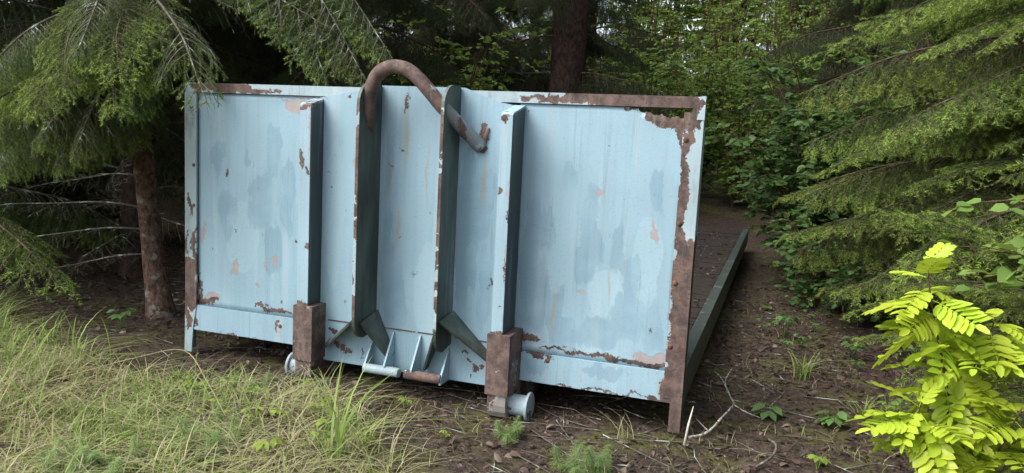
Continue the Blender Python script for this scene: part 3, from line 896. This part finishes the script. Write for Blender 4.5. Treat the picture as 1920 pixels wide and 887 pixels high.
# far rows
far_spots = [(-7.5, 6.5), (-6.2, 9.0), (-4.3, 10.5), (-2.4, 12.5), (3.2, 12.0), (4.6, 9.5), (6.4, 7.0), (-8.5, 3.5), (-4.5, 15.5), (5.2, 14.0), (-2.2, 23.5), (.2, 25.0), (2.2, 23.0), (4.4, 21.5), (6.6, 18.5), (-5.4, 21.0), (1.2, 29.0), (-1.2, 28.5), (3.6, 27.0), (-9.0, 11.0), (7.4, 3.4), (2.9, 18.5)]
far_desc = 'spruce standing back in the dim forest'
for i, (x, y) in enumerate(far_spots):
    spruce((x, y), far_desc, 15, .16, .6, .6, 2.7, DEEP, 50 + i, (0, 0), 'bark_dark', 0, per=5, group='spruces far back in the forest')

# ------------------------------------------------------------------ broad-leaved shrubs
def leaf_tris(P_, D_, N_, ln, wd, fold=.25, curl=.15):
    """many folded leaves: P base, D direction, N normal; returns V, F"""
    k = len(P_)
    D_ = unit(D_); S = unit(np.cross(N_, D_)); N2 = np.cross(D_, S)
    ln = np.asarray(ln).reshape(-1, 1) * np.ones((k, 1)); wd = np.asarray(wd).reshape(-1, 1) * np.ones((k, 1))
    def p(a, b, c): return P_ + D_ * ln * a + S * wd * b + N2 * ln * c
    V = np.stack([p(0, 0, 0), p(.32, 0, -.02), p(.70, 0, -.03 - curl * .4), p(1, 0, -curl),
                  p(.22, .40, fold * .25), p(.60, .46, fold * .25 - curl * .3), p(.22, -.40, fold * .25), p(.60, -.46, fold * .25 - curl * .3)], 1)
    T = np.array([[0, 1, 4], [1, 5, 4], [1, 2, 5], [2, 3, 5], [0, 6, 1], [1, 6, 7], [1, 7, 2], [2, 7, 3]])
    F = (np.arange(k)[:, None, None] * 8 + T[None]).reshape(-1, 3)
    return V.reshape(-1, 3), F

def shrub(name, label, cat, loc, H, spread, nst, leaf, mat, seed, twigs=9, lpt=9, leanv=(0, 0), zmin=.25, group=None, width=.7):
    rng = np.random.default_rng(seed)
    x, y = loc
    t = empty(name, (x, y, ground_z(x, y)))
    tag(t, label, cat, group)
    st, lf = Soup(), Soup()
    LP, LD, LN, LL, TN = [], [], [], [], []
    for i in range(nst):
        a = rng.uniform(0, 6.28); sp = spread * rng.uniform(.35, 1.0); h = H * rng.uniform(.6, 1.0)
        q = np.linspace(0, 1, 8)
        tipx = math.cos(a) * sp + leanv[0] * h; tipy = math.sin(a) * sp + leanv[1] * h
        pts = np.stack([q ** 1.5 * tipx + rng.normal(0, .02, 8) * q, q ** 1.5 * tipy + rng.normal(0, .02, 8) * q, h * q - .02], 1)
        V, F = tube_arrays(pts, .012 * H / 2 * (1 - q) + .003, 5); st.add(V, F, (0, .5, 0))
        for j in range(twigs):
            e = rng.uniform(max(.15, zmin / H), 1.0)
            idx = min(6, int(e * 7)); b = pts[idx] + (pts[idx + 1] - pts[idx]) * (e * 7 - idx)
            aa = rng.uniform(0, 6.28); l = rng.uniform(.20, .55) * (.5 + .3 * H / 2)
            d = unit([math.cos(aa), math.sin(aa), rng.uniform(-.15, .5)])
            k3 = np.linspace(0, 1, 4)
            tw = b + d * (l * k3)[:, None] + np.array([0, 0, -1]) * (l * .3 * k3 ** 2)[:, None]
            V, F = tube_arrays(tw, np.linspace(.004, .0015, 4), 3); st.add(V, F, (0, .5, 0))
            m = int(lpt * rng.uniform(.7, 1.3))
            f = rng.uniform(.1, 1.0, m)
            ii = np.minimum(2, (f * 3).astype(int)); base = tw[ii] + (tw[ii + 1] - tw[ii]) * (f * 3 - ii)[:, None]
            sd = rng.choice((-1, 1), m)[:, None] * np.cross(d, [0, 0, 1.0])
            dir_ = d * .6 + sd * .8 + rng.normal(0, .25, (m, 3)) + np.array([0, 0, -.15])
            LP.append(base); LD.append(dir_); LN.append(np.array([0, 0, 1.0]) + rng.normal(0, .38, (m, 3))); LL.append(leaf * rng.uniform(.6, 1.15, m))
            tn = np.stack([np.clip(rng.normal(.1, .2, m), 0, 1), rng.uniform(0, 1, m), np.zeros(m)], 1); TN.append(tn)
    LL = np.concatenate(LL)
    V, F = leaf_tris(np.concatenate(LP), np.concatenate(LD), np.concatenate(LN), LL, LL * width)
    lf.add(V, F, np.repeat(np.concatenate(TN), 8, 0))
    o = link('stem', st.mesh('shrub_stem', [M['stem_red']]), t); tag(o, kind='stuff')
    o = link('foliage', lf.mesh('shrub_leaves', [mat], True), t); tag(o, kind='stuff')
    return t

shrub('leafy_bush', 'round-leaved green bush overhanging the right edge of the deck', 'bush', (1.95, 3.7), 2.0, .80, 20, .070, M['leaf'], 1, 28, 15, (-.06, -.08), .15, width=.85)
shrub('leafy_bush', 'knee-high leafy bush hiding the foot of the taller round-leaved bush', 'bush', (1.85, 3.0), .75, .45, 12, .052, M['leaf'], 5, 12, 12, zmin=.05, width=.8)
shrub('leafy_bush', 'low leafy growth under the sweeping spruce boughs', 'bush', (2.25, 2.5), .55, .45, 10, .05, M['leaf'], 6, 10, 12, zmin=.04, width=.8)
shrub('leafy_bush', 'lower round-leaved bush at the right side of the deck, under the taller bush', 'bush', (1.75, 4.9), 1.5, .7, 12, .062, M['leaf'], 2, 22, 14, width=.85)
shrub('leafy_bush', 'leafy bush seen through the hook bar arch', 'bush', (-2.1, 5.0), 2.6, .9, 13, .075, M['leaf_light'], 3, 18, 12)
shrub('leafy_bush', 'leafy bush just left of the thick dark trunk', 'bush', (-2.2, 6.2), 2.7, .7, 9, .08, M['leaf_light'], 4, 16, 11)
for i, (x, y) in enumerate(((-2.6, 20.5), (-.3, 21.0), (1.6, 20.0), (3.6, 19.5), (-.8, 24.0), (2.4, 25.0))):
    shrub('leafy_tree', 'tall pale leafy tree closing the view behind the thicket', 'tree', (x, y), 10.0 + i * .4, 1.6, 14, .22, M['leaf_light'], 70 + i, 34, 12, group='leafy trees behind the thicket')
gap = [(-.6, 9.3, 2.4), (.35, 9.0, 2.2), (-.1, 10.6, 3.4), (.8, 10.4, 3.2), (-1.6, 10.4, 3.2), (-.5, 12.4, 4.2), (.6, 12.6, 4.4), (1.5, 11.4, 3.6), (-1.3, 13.8, 5.0), (.2, 14.8, 5.4), (1.5, 14.0, 5.0), (-.2, 8.2, 2.0), (.9, 8.3, 2.1), (-2.4, 9.0, 3.2), (-.4, 17.0, 6.5), (1.2, 17.5, 6.5), (2.4, 15.5, 6.0), (-2.0, 16.5, 6.0)]
for i, (x, y, h) in enumerate(gap):
    shrub('leafy_bush', 'pale green thicket bush in the light gap beside the thick dark trunk', 'bush', (x, y), h, .9, 11, .085, M['leaf_light'], 20 + i, 20, 11, group='thicket in the forest gap')
shrub('rowan_shoot', 'small leafy shoot rising above the headboard by the thick dark trunk', 'shoot', (-1.45, 3.75), 1.72, .25, 3, .075, M['leaf'], 41, 5, 9, (.5, -.0), 1.3)
shrub('leafy_shoot', 'bright rounded leaves reaching in above the lime rowan sapling', 'shoot', (2.50, .02), 1.12, .16, 4, .07, M['leaf_light'], 42, 7, 8, (-.06, -.02), .75, width=.9)

# ------------------------------------------------------------------ lime rowan sapling, leaf by leaf
def pinnate(seed, pairs=6, rach=.145):
    rng = np.random.default_rng(seed)
    s = Soup()
    q = np.linspace(0, 1, pairs + 3)
    droop = -.28 * rach
    pts = np.stack([q * rach, .006 * np.sin(q * 3 + seed), droop * q ** 2], 1)
    V, F = tube_arrays(pts, np.linspace(.0016, .0008, len(q)), 4); s.add(V, F, (.3, .5, 0))
    def leaflet(base, d, nrm, l, w, g):
        d = unit(d); S = unit(np.cross(nrm, d)); N2 = np.cross(d, S)
        k = 7
        rows = []
        V = []
        for i, a in enumerate(np.linspace(0, 1, k)):
            hw = w * .5 * (math.sin(math.pi * min(1, a * .86 + .10)) ** .7) * (1.06 if i % 2 else .94) if 0 < i < k - 1 else 0.0006
            c = base + d * l * a - N2 * l * .13 * a * a
            V += [c - S * hw + N2 * hw * .25, c - N2 * .0015 * (0 < i < k - 1), c + S * hw + N2 * hw * .25]
        F = []
        for i in range(k - 1):
            b = i * 3
            F += [(b, b + 1, b + 4, b + 3), (b + 1, b + 2, b + 5, b + 4)]
        s.add(V, F, (rng.uniform(0, .6), g, 0))
    g0 = rng.uniform(.2, .8)
    for i in range(pairs):
        a = .22 + .72 * i / (pairs - 1)
        b = np.array([np.interp(a, q, pts[:, 0]), np.interp(a, q, pts[:, 1]), np.interp(a, q, pts[:, 2])])
        sz = rach * .42 * (1 - .45 * abs(a - .55)) * rng.uniform(.92, 1.08)
        for sd in (-1, 1):
            leaflet(b, (.45 + .2 * a, sd, -.12 + rng.uniform(-.12, .12)), np.array([0, 0, 1.]) + rng.normal(0, .12, 3), sz, sz * .50, np.clip(g0 + rng.uniform(-.2, .2), 0, 1))
    leaflet(pts[-1], (1, 0, -.35), np.array([0, 0, 1.]), rach * .32, rach * .14, g0)
    return s.mesh('rowan_leaf', [M['rowan']], True)
PIN = [pinnate(i, 5 + i % 3) for i in range(6)]

SAP = empty('rowan_sapling', (2.09, -.46, ground_z(2.09, -.46)))
tag(SAP, 'lime-green rowan sapling glowing at the right edge of the clearing', 'sapling')
rs = np.random.default_rng(5)
stems = [[(0, 0, -.02), (-.02, .01, .2), (-.04, .02, .42), (-.09, .04, .62), (-.13, .07, .80)],
         [(0, 0, -.02), (.06, -.03, .16), (.10, -.06, .32), (.13, -.08, .44)],
         [(-.02, .01, .22), (-.07, -.05, .30), (-.12, -.10, .36), (-.14, -.12, .41)],
         [(-.03, .02, .36), (.02, .05, .48), (.06, .08, .58), (.08, .10, .66)]]
for k, c in enumerate(stems):
    pth = smooth_path(c, 5)
    tube('stem', pth, np.linspace(.007 if k == 0 else .0045, .002, len(pth)), M['stem_red'], SAP, 7)
    nl = (38, 24, 22, 22)[k]
    for i in range(nl):
        e = (.28 if k == 0 else .30) + (.72 if k == 0 else .70) * i / (nl - 1)
        p = pth[int(e * (len(pth) - 1))]
        a = i * 2.4 + k * 1.3 + rs.uniform(-.3, .3)
        el = rs.uniform(-.95, .30) + .15 * e + (.9 if i >= nl - 2 else 0)
        d = Vector((math.cos(a) * math.cos(el), math.sin(a) * math.cos(el), math.sin(el)))
        sc = rs.uniform(.85, 1.15) * (1.05 - .35 * max(0, e - .85) / .15 * .9)
        X = d.normalized(); Y = Vector((0, 0, 1)).cross(X).normalized(); Z = X.cross(Y)
        o = link('leaf', PIN[int(rs.integers(6))], SAP)
        o.matrix_local = Matrix.Translation(p) @ (Matrix((X, Y, Z)).transposed() @ Matrix.Rotation(rs.uniform(-.7, .7), 3, 'X')).to_4x4() @ Matrix.Scale(sc, 4)

# ------------------------------------------------------------------ grass, litter, small plants
def gzs(xs, ys): return np.array([ground_z(a, b) for a, b in zip(xs, ys)])

def blades(soup, x, y, h, w, bend, az, dead, g, z=None):
    k = len(x)
    z = gzs(x, y) - .006 if z is None else z
    dx, dy = np.cos(az), np.sin(az)
    ta = az + math.pi / 2
    sx, sy = np.cos(ta), np.sin(ta)
    lv = []
    for i, s in enumerate((0, .3, .58, .82, 1.0)):
        fx = bend * s ** 2 * h; fz = h * s * (1 - .45 * np.minimum(1.6, bend) * s)
        cx, cy, cz = x + dx * fx, y + dy * fx, z + fz
        ww = w * (1 - s ** 2 * .9) * .5
        if i < 4:
            lv += [np.stack([cx - sx * ww, cy - sy * ww, cz], 1), np.stack([cx + sx * ww, cy + sy * ww, cz], 1)]
        else: lv.append(np.stack([cx, cy, cz], 1))
    V = np.stack(lv, 1).reshape(-1, 3)
    T = np.array([[0, 1, 3], [0, 3, 2], [2, 3, 5], [2, 5, 4], [4, 5, 7], [4, 7, 6], [6, 7, 8]])
    F = (np.arange(k)[:, None, None] * 9 + T[None]).reshape(-1, 3)
    soup.add(V, F, np.repeat(np.stack([dead, g, np.zeros(k)], 1), 9, 0))

rg = np.random.default_rng(77)
G = Soup()
cl = rg.uniform([-4.2, -1.9], [.7, .4], (2000, 2))
cl = cl[inside(cl[:, 0], cl[:, 1], VERGE)]
for cx, cy in cl:
    dens = max(0.0, .50 + 1.7 * vnoise(cx, cy, 2.6, 2.0) - .30 * max(0, cx + .8))
    m = int(rg.integers(10, 30) * min(1.3, dens + .15))
    if m < 1: continue
    deadc = rg.random() < .34 + 1.1 * vnoise(cx, cy, 2.1, 8.0)
    hh = rg.uniform(.04, .17) * (1 + .8 * max(0, min(1, (-cx - .8) / 1.5)))
    x = cx + rg.normal(0, .04, m); y = cy + rg.normal(0, .04, m)
    blades(G, x, y, hh * rg.uniform(.5, 1.4, m), rg.uniform(.0025, .0068, m), rg.uniform(.3, 2.0 if not deadc else 2.2, m), rg.uniform(0, 6.28, m),
           np.clip((.65 if deadc else .12) + rg.normal(0, .2, m), 0, 1), rg.uniform(0, 1, m))
m = 1500
cc = rg.uniform([-3.6, -1.7], [.3, .1], (150, 2)); cc = cc[inside(cc[:, 0], cc[:, 1], VERGE)]
cc = cc[(cc[:, 0] < -.7) | (rg.random(len(cc)) < .3)]
for cx, cy in cc:
    m = int(rg.integers(3, 12))
    blades(G, cx + rg.normal(0, .02, m), cy + rg.normal(0, .02, m), rg.uniform(.10, .34, m) * (1 if cx < -.9 else .6), rg.uniform(.004, .009, m), rg.uniform(.3, 1.6, m), rg.uniform(0, 6.28, m), np.clip(rg.normal(.0, .12, m), 0, 1), rg.uniform(.2, 1, m))
# thin straw lying over the verge
m = 5000
x = rg.uniform(-3.6, .9, m); y = rg.uniform(-1.7, .2, m)
k = inside(x, y, VERGE); x, y = x[k], y[k]; m = len(x)
blades(G, x, y, rg.uniform(.05, .26, m), rg.uniform(.0018, .004, m), rg.uniform(1.4, 2.4, m), rg.uniform(0, 6.28, m), np.clip(rg.normal(.85, .2, m), 0, 1), rg.uniform(0, 1, m))
# sparse grass on the bare soil in front of the headboard and to the right
m = 3600
x = rg.uniform(-.4, 2.6, m); y = -1.1 + 4.3 * rg.random(m) ** 1.7
k = ~((x < 1.25) & (y > -.08)); x, y = x[k], y[k]
k = np.array([vnoise(a, b, 2.2, 6.0) for a, b in zip(x, y)]) > -.02; x, y = x[k], y[k]; m = len(x)
blades(G, x, y, rg.uniform(.02, .10, m), rg.uniform(.0013, .003, m), rg.uniform(.3, 1.8, m), rg.uniform(0, 6.28, m), np.clip(rg.normal(.5, .35, m), 0, 1), rg.uniform(0, 1, m))
tag(link('grass', G.mesh('grass', [M['grass']])), 'tangle of green and straw-coloured grass on the left verge', 'grass', kind='stuff')

def litter(name, label, area, count, size, seed, mat, zf=None, cat='leaf litter', parent=None):
    r = np.random.default_rng(seed)
    s = Soup()
    x = r.uniform(area[0], area[1], count); y = r.uniform(area[2], area[3], count)
    if zf is None:
        k = np.array([vnoise(a, b, 1.3, 4.0) for a, b in zip(x, y)]) > r.uniform(-.7, .35, count)
        x, y = x[k], y[k]
        z = gzs(x, y) + r.uniform(.001, .012, len(x))
    else: z = zf + r.uniform(.001, .006, count)
    m = len(x)
    az = r.uniform(0, 6.28, m)
    Pp = np.stack([x, y, z], 1)
    D = np.stack([np.cos(az), np.sin(az), r.normal(0, .45, m)], 1)
    ln = size * r.uniform(.4, 1.3, m)
    V, F = leaf_tris(Pp, D, np.array([0, 0, 1.]) + r.normal(0, .55, (m, 3)), ln, ln * r.uniform(.3, .75, m), r.uniform(.2, 1.0), .35)
    tn = np.stack([np.clip(r.normal(.0, .38, m), 0, 1), r.uniform(0, 1, m), np.zeros(m)], 1)
    s.add(V, F, np.repeat(tn, 8, 0))
    return tag(link(name, s.mesh(name, [mat]), parent), label, cat, kind='stuff')
litter('leaf_litter', 'brown fallen leaves strewn over the forest floor', (-3.6, 3.0, -1.5, 5.2), 26000, .034, 8, M['dead_leaf'])
litter('deck_litter', 'small fallen leaves scattered on the dark deck boards', (-1.1, 1.15, .1, 6.0), 1500, .030, 9, M['dead_leaf'], .249)

# twigs and needles strewn on the ground
TW = Soup()
for i in range(900):
    x, y = rg.uniform(-3.2, 2.6), rg.uniform(-1.3, 3.5)
    if abs(x) < 1.22 and y > .3: continue
    l = rg.uniform(.05, .30) if i % 4 else rg.uniform(.2, .6); a = rg.uniform(0, 6.28)
    c = np.array([x, y, ground_z(x, y) + .006])
    d = np.array([math.cos(a), math.sin(a), 0])
    pts = np.array([c, c + d * l * .5 + rg.normal(0, .02 * l / .2, 3) * (1, 1, .3), c + d * l + rg.normal(0, .02, 3) * (1, 1, .3)])
    pts[1:, 2] = [ground_z(p[0], p[1]) + rg.uniform(.004, .02) for p in pts[1:]]
    V, F = tube_arrays(pts, [.0022, .0018, .001], 4); TW.add(V, F, (0, .5, 0))
tag(link('fallen_twigs', TW.mesh('fallen_twigs', [M['lichen']])), 'thin dry twigs lying among the fallen leaves', 'twigs', kind='stuff')

# soil crumbs and small stones
CR = Soup()
ico = bmesh.new(); bmesh.ops.create_icosphere(ico, subdivisions=1, radius=1.0)
iv = np.array([v.co[:] for v in ico.verts]); iff = np.array([[v.index for v in f.verts] for f in ico.faces]); ico.free()
for i in range(2200):
    x, y = rg.uniform(-1.6, 2.2), rg.uniform(-1.0, 2.2)
    s = rg.uniform(.003, .010)
    V = iv * (s * rg.uniform(.6, 1.3, 3)) * rg.uniform(.75, 1.2, (len(iv), 1)) + (x, y, ground_z(x, y))
    CR.add(V, iff, (min(1, max(0, rg.normal(0, .25))), rg.uniform(0, 1), 0))
tag(link('soil_crumbs', CR.mesh('soil_crumbs', [M['dead_leaf']])), 'loose soil crumbs and chips under the platform', 'soil', kind='stuff')

# sedge clump
def clump(name, label, cat, loc, n, h, w, seed, mat='grass', bend=(.2, 1.3), dead=.1, group=None):
    r = np.random.default_rng(seed)
    x, y = loc
    t = Soup()
    blades(t, r.normal(0, .02, n), r.normal(0, .02, n), h * r.uniform(.5, 1.1, n), w * r.uniform(.6, 1.2, n), r.uniform(*bend, n), r.uniform(0, 6.28, n), np.clip(r.normal(dead, .12, n), 0, 1), r.uniform(.4, 1, n), np.full(n, -.01))
    o = link(name, t.mesh(name, [M[mat]])); o.location = (x, y, ground_z(x, y))
    return tag(o, label, cat, group)
clump('sedge_clump', 'tall sedge with arching blades in front of the latch bars', 'sedge', (.16, -.82), 16, .44, .008, 1)
clump('sedge_clump', 'green sedge tuft on dark litter right of the platform', 'sedge', (1.70, 1.05), 34, .26, .006, 2, bend=(.5, 1.6))
clump('sedge_clump', 'broad-bladed sedge by the slim spruce trunk', 'sedge', (-2.2, -.30), 26, .30, .010, 3, bend=(.1, 1.0))
clump('sedge_clump', 'broad-bladed sedge at the far end of the grassy verge', 'sedge', (-2.6, -.42), 30, .36, .010, 4, bend=(.1, .9))
clump('sedge_clump', 'pale thin grass tuft at the foot of the right corner post', 'sedge', (1.03, -.12), 16, .20, .003, 5, dead=.6)
clump('sedge_clump', 'grass tuft sprouting beside the left runner', 'sedge', (-.18, -.28), 14, .22, .004, 6, dead=.3)
clump('sedge_clump', 'sedge tuft beneath the low young spruce', 'sedge', (1.95, .55), 22, .16, .005, 7, bend=(.5, 1.6))

# horsetail tufts: soft whorls of thread-like branches
def horsetail(label, loc, n, h, R, seed):
    r = np.random.default_rng(seed)
    x, y = loc
    t = Soup()
    for i in range(n):
        a = r.uniform(0, 6.28); rr = R * math.sqrt(r.random())
        bx, by = rr * math.cos(a), rr * math.sin(a)
        hh = h * r.uniform(.6, 1.1)
        ln_ = unit([r.normal(0, .75), r.normal(0, .75), 1])
        base = np.array([bx, by, -.01])
        V, F = tube_arrays([base, base + ln_ * hh], [.0016, .0006], 3); t.add(V, F, (.3, .5, 0))
        for q in np.linspace(.2, .98, 12):
            m = 11
            az = np.arange(m) * 6.283 / m + r.uniform(0, 1)
            c = base + ln_ * hh * q
            l = .075 * (1 - q * .75) * h / .15
            d = np.stack([np.cos(az), np.sin(az), np.full(m, .15) + r.normal(0, .1, m)], 1) * l
            w = np.stack([-np.sin(az), np.cos(az), np.zeros(m)], 1) * .0009
            e = c + d + np.array([0, 0, -.25 * l])
            V = np.stack([c + 0 * d - w, c + 0 * d + w, c + d * .55 + w, c + d * .55 - w, e, e], 1)[:, :5].reshape(-1, 3)
            F4 = np.arange(m)[:, None] * 5 + np.array([0, 1, 2, 3]); F3 = np.arange(m)[:, None] * 5 + np.array([3, 2, 4])
            tn = np.broadcast_to([r.uniform(0, .8), r.uniform(0, 1), 0], (len(V), 3))
            off = t.n
            t.add(V, F4, tn)
            t.V.append(np.zeros((0, 3), np.float32)); t.T.append(np.zeros((0, 3), np.float32))
            t.F.append((F3 + off).astype(np.int32)); t.I.append(np.zeros(len(F3), np.int32))
    o = link('horsetail', t.mesh('horsetail', [M['horsetail']])); o.location = (x, y, ground_z(x, y))
    return tag(o, label, 'horsetail')
horsetail('feathery wood horsetail patch in the grass before the left runner', (-.33, -.90), 14, .15, .16, 1)
horsetail('feathery horsetail under the nose of the right runner', (.62, -.36), 9, .10, .06, 2)
horsetail('feathery horsetail on bare soil between right runner and corner post', (.97, -.52), 14, .12, .10, 3)
horsetail('low horsetail patch deep in the straw of the verge', (-.50, -1.22), 18, .13, .14, 4)
horsetail('horsetail beside the roller of the left runner', (-.55, -.32), 9, .11, .06, 5)

def seedling(label, loc, n, h, leaf, seed, mat='lime_plant', group=None, w=.55):
    r = np.random.default_rng(seed)
    x, y = loc
    t = empty('seedling', (x, y, ground_z(x, y))); tag(t, label, 'seedling', group)
    for i in range(n):
        a = i * 2.4 + r.uniform(-.4, .4); hh = h * r.uniform(.5, 1.0)
        d = np.array([math.cos(a), math.sin(a), 0])
        tp = d * hh * .35 + np.array([0, 0, hh])
        s = Soup()
        V, F = tube_arrays([np.array([0, 0, -.01]), tp * .6 + np.array([0, 0, hh * .1]), tp], [.0018, .0014, .001], 4)
        s.add(V, F, (0, .3, 0), 0)
        m = 3
        az = a + np.array([-.9, 0, .9]); D = np.stack([np.cos(az), np.sin(az), np.full(3, -.15)], 1)
        V, F = leaf_tris(np.repeat(tp[None], m, 0), D, np.array([0, 0, 1.]) + r.normal(0, .2, (m, 3)), leaf * r.uniform(.8, 1.1, m), leaf * w, .2, .2)
        s.add(V, F, (r.uniform(0, .5), r.uniform(0, 1), 0))
        link('leaf_sprig', s.mesh('leaf_sprig', [M[mat]], True), t)
    return t
seedling('three-leaved bright green seedling in the straw beside the sedge', (-.05, -.93), 4, .08, .045, 1)
seedling('pale seedling directly in front of the latch bars', (.10, -.20), 3, .06, .03, 2)
seedling('tiny lime seedling alone on bare soil', (.41, -.48), 3, .05, .02, 3)
seedling('small lime seedling at the base of the tall sedge', (.20, -.70), 4, .06, .025, 4)
seedling('yellow-green sprigs by the nose of the left runner', (-.36, -.27), 6, .08, .022, 5)
seedling('yellow-green sprigs in the verge near the left runner', (-.62, -.42), 7, .09, .024, 6)
seedling('broad green leaves on dark litter beside the lichened twig', (1.55, .36), 4, .05, .07, 7, 'leaf')
seedling('broad green plant between lichened twig and lime sapling', (1.80, .34), 6, .07, .065, 8, 'leaf')
seedling('low green plant at the shaded side of the deck', (1.62, 1.9), 9, .16, .05, 9, 'leaf')
seedling('green plant under the boughs of the bright-tipped spruce', (1.98, 1.55), 8, .14, .05, 10, 'leaf')
seedling('yellowing seedling near the curved grey twig', (1.73, -.14), 4, .06, .035, 11)
seedling('small green seedling right of the broad green plant', (2.05, .62), 6, .08, .035, 12, 'leaf_light')
vr = np.random.default_rng(31)
for i in range(16):
    q = i / 15
    seedling('small yellow-green herb among the straw of the verge', (-.95 + 1.0 * q + vr.uniform(-.12, .12), -.42 - .30 * vr.random() - .12 * q), 5, vr.uniform(.05, .10), vr.uniform(.018, .030), 60 + i, 'lime_plant', 'herbs in the verge')
for i in range(9):
    seedling('small round-leaved green plant on the shaded litter', (vr.uniform(1.45, 2.3), vr.uniform(.2, 3.0)), 5, vr.uniform(.04, .09), vr.uniform(.022, .040), 80 + i, 'leaf', 'plants on the shaded litter')
seedling('leafy green plant beside the slim spruce trunk', (-1.75, .10), 6, .12, .05, 13, 'leaf')

# named sticks
tb = tube('lichened_twig', smooth_path([(1.27, -.12, .03), (1.33, -.05, .035), (1.375, .08, .06), (1.41, .24, .07), (1.39, .40, .05), (1.355, .56, .07), (1.375, .74, .09)], 6), np.interp(np.linspace(0, 1, 37), [0, 1], [.0052, .0022]) * (1 + .55 * np.maximum(0, np.sin(np.arange(37) * 1.9) * np.sin(np.arange(37) * .7))), M['white_lichen'], None, 8)
for c_ in ([(1.34, -.04, .035), (1.30, .05, .03), (1.27, .14, .02)], [(1.41, .24, .07), (1.47, .22, .05), (1.54, .26, .02)], [(1.365, .50, .06), (1.33, .62, .07), (1.30, .66, .08)]):
    tube('side_twig', smooth_path(c_, 4), np.linspace(.0035, .0015, 9), M['white_lichen'], tb, 6)
tag(tb, 'crooked twig crusted with white lichen beside the right corner post', 'twig')
tb = tube('pale_stick', [(1.255, -.13, .0), (1.262, -.10, .07), (1.272, -.06, .135)], [.0055, .0045, .002], M['pale_wood'], None, 7)
tag(tb, 'short peeled pale stick leaning at the foot of the right post', 'stick')
tb = tube('curved_twig', smooth_path([(1.52, -.26, .015), (1.575, -.16, .03), (1.585, -.06, .035), (1.56, .03, .02)], 6), [.005] * 19, M['lichen'], None, 7)
tag(tb, 'curved grey twig lying on the litter below the lichened twig', 'twig')
tb = tube('straw_stalk', smooth_path([(-.96, -.98, .16), (-.72, -.80, .24), (-.60, -.70, .255), (-.45, -.75, .17), (-.33, -.78, .05)], 6), [.0016] * 25, M['straw'], None, 6)
tag(tb, 'bent pale straw stalk arching over the grassy verge', 'straw')
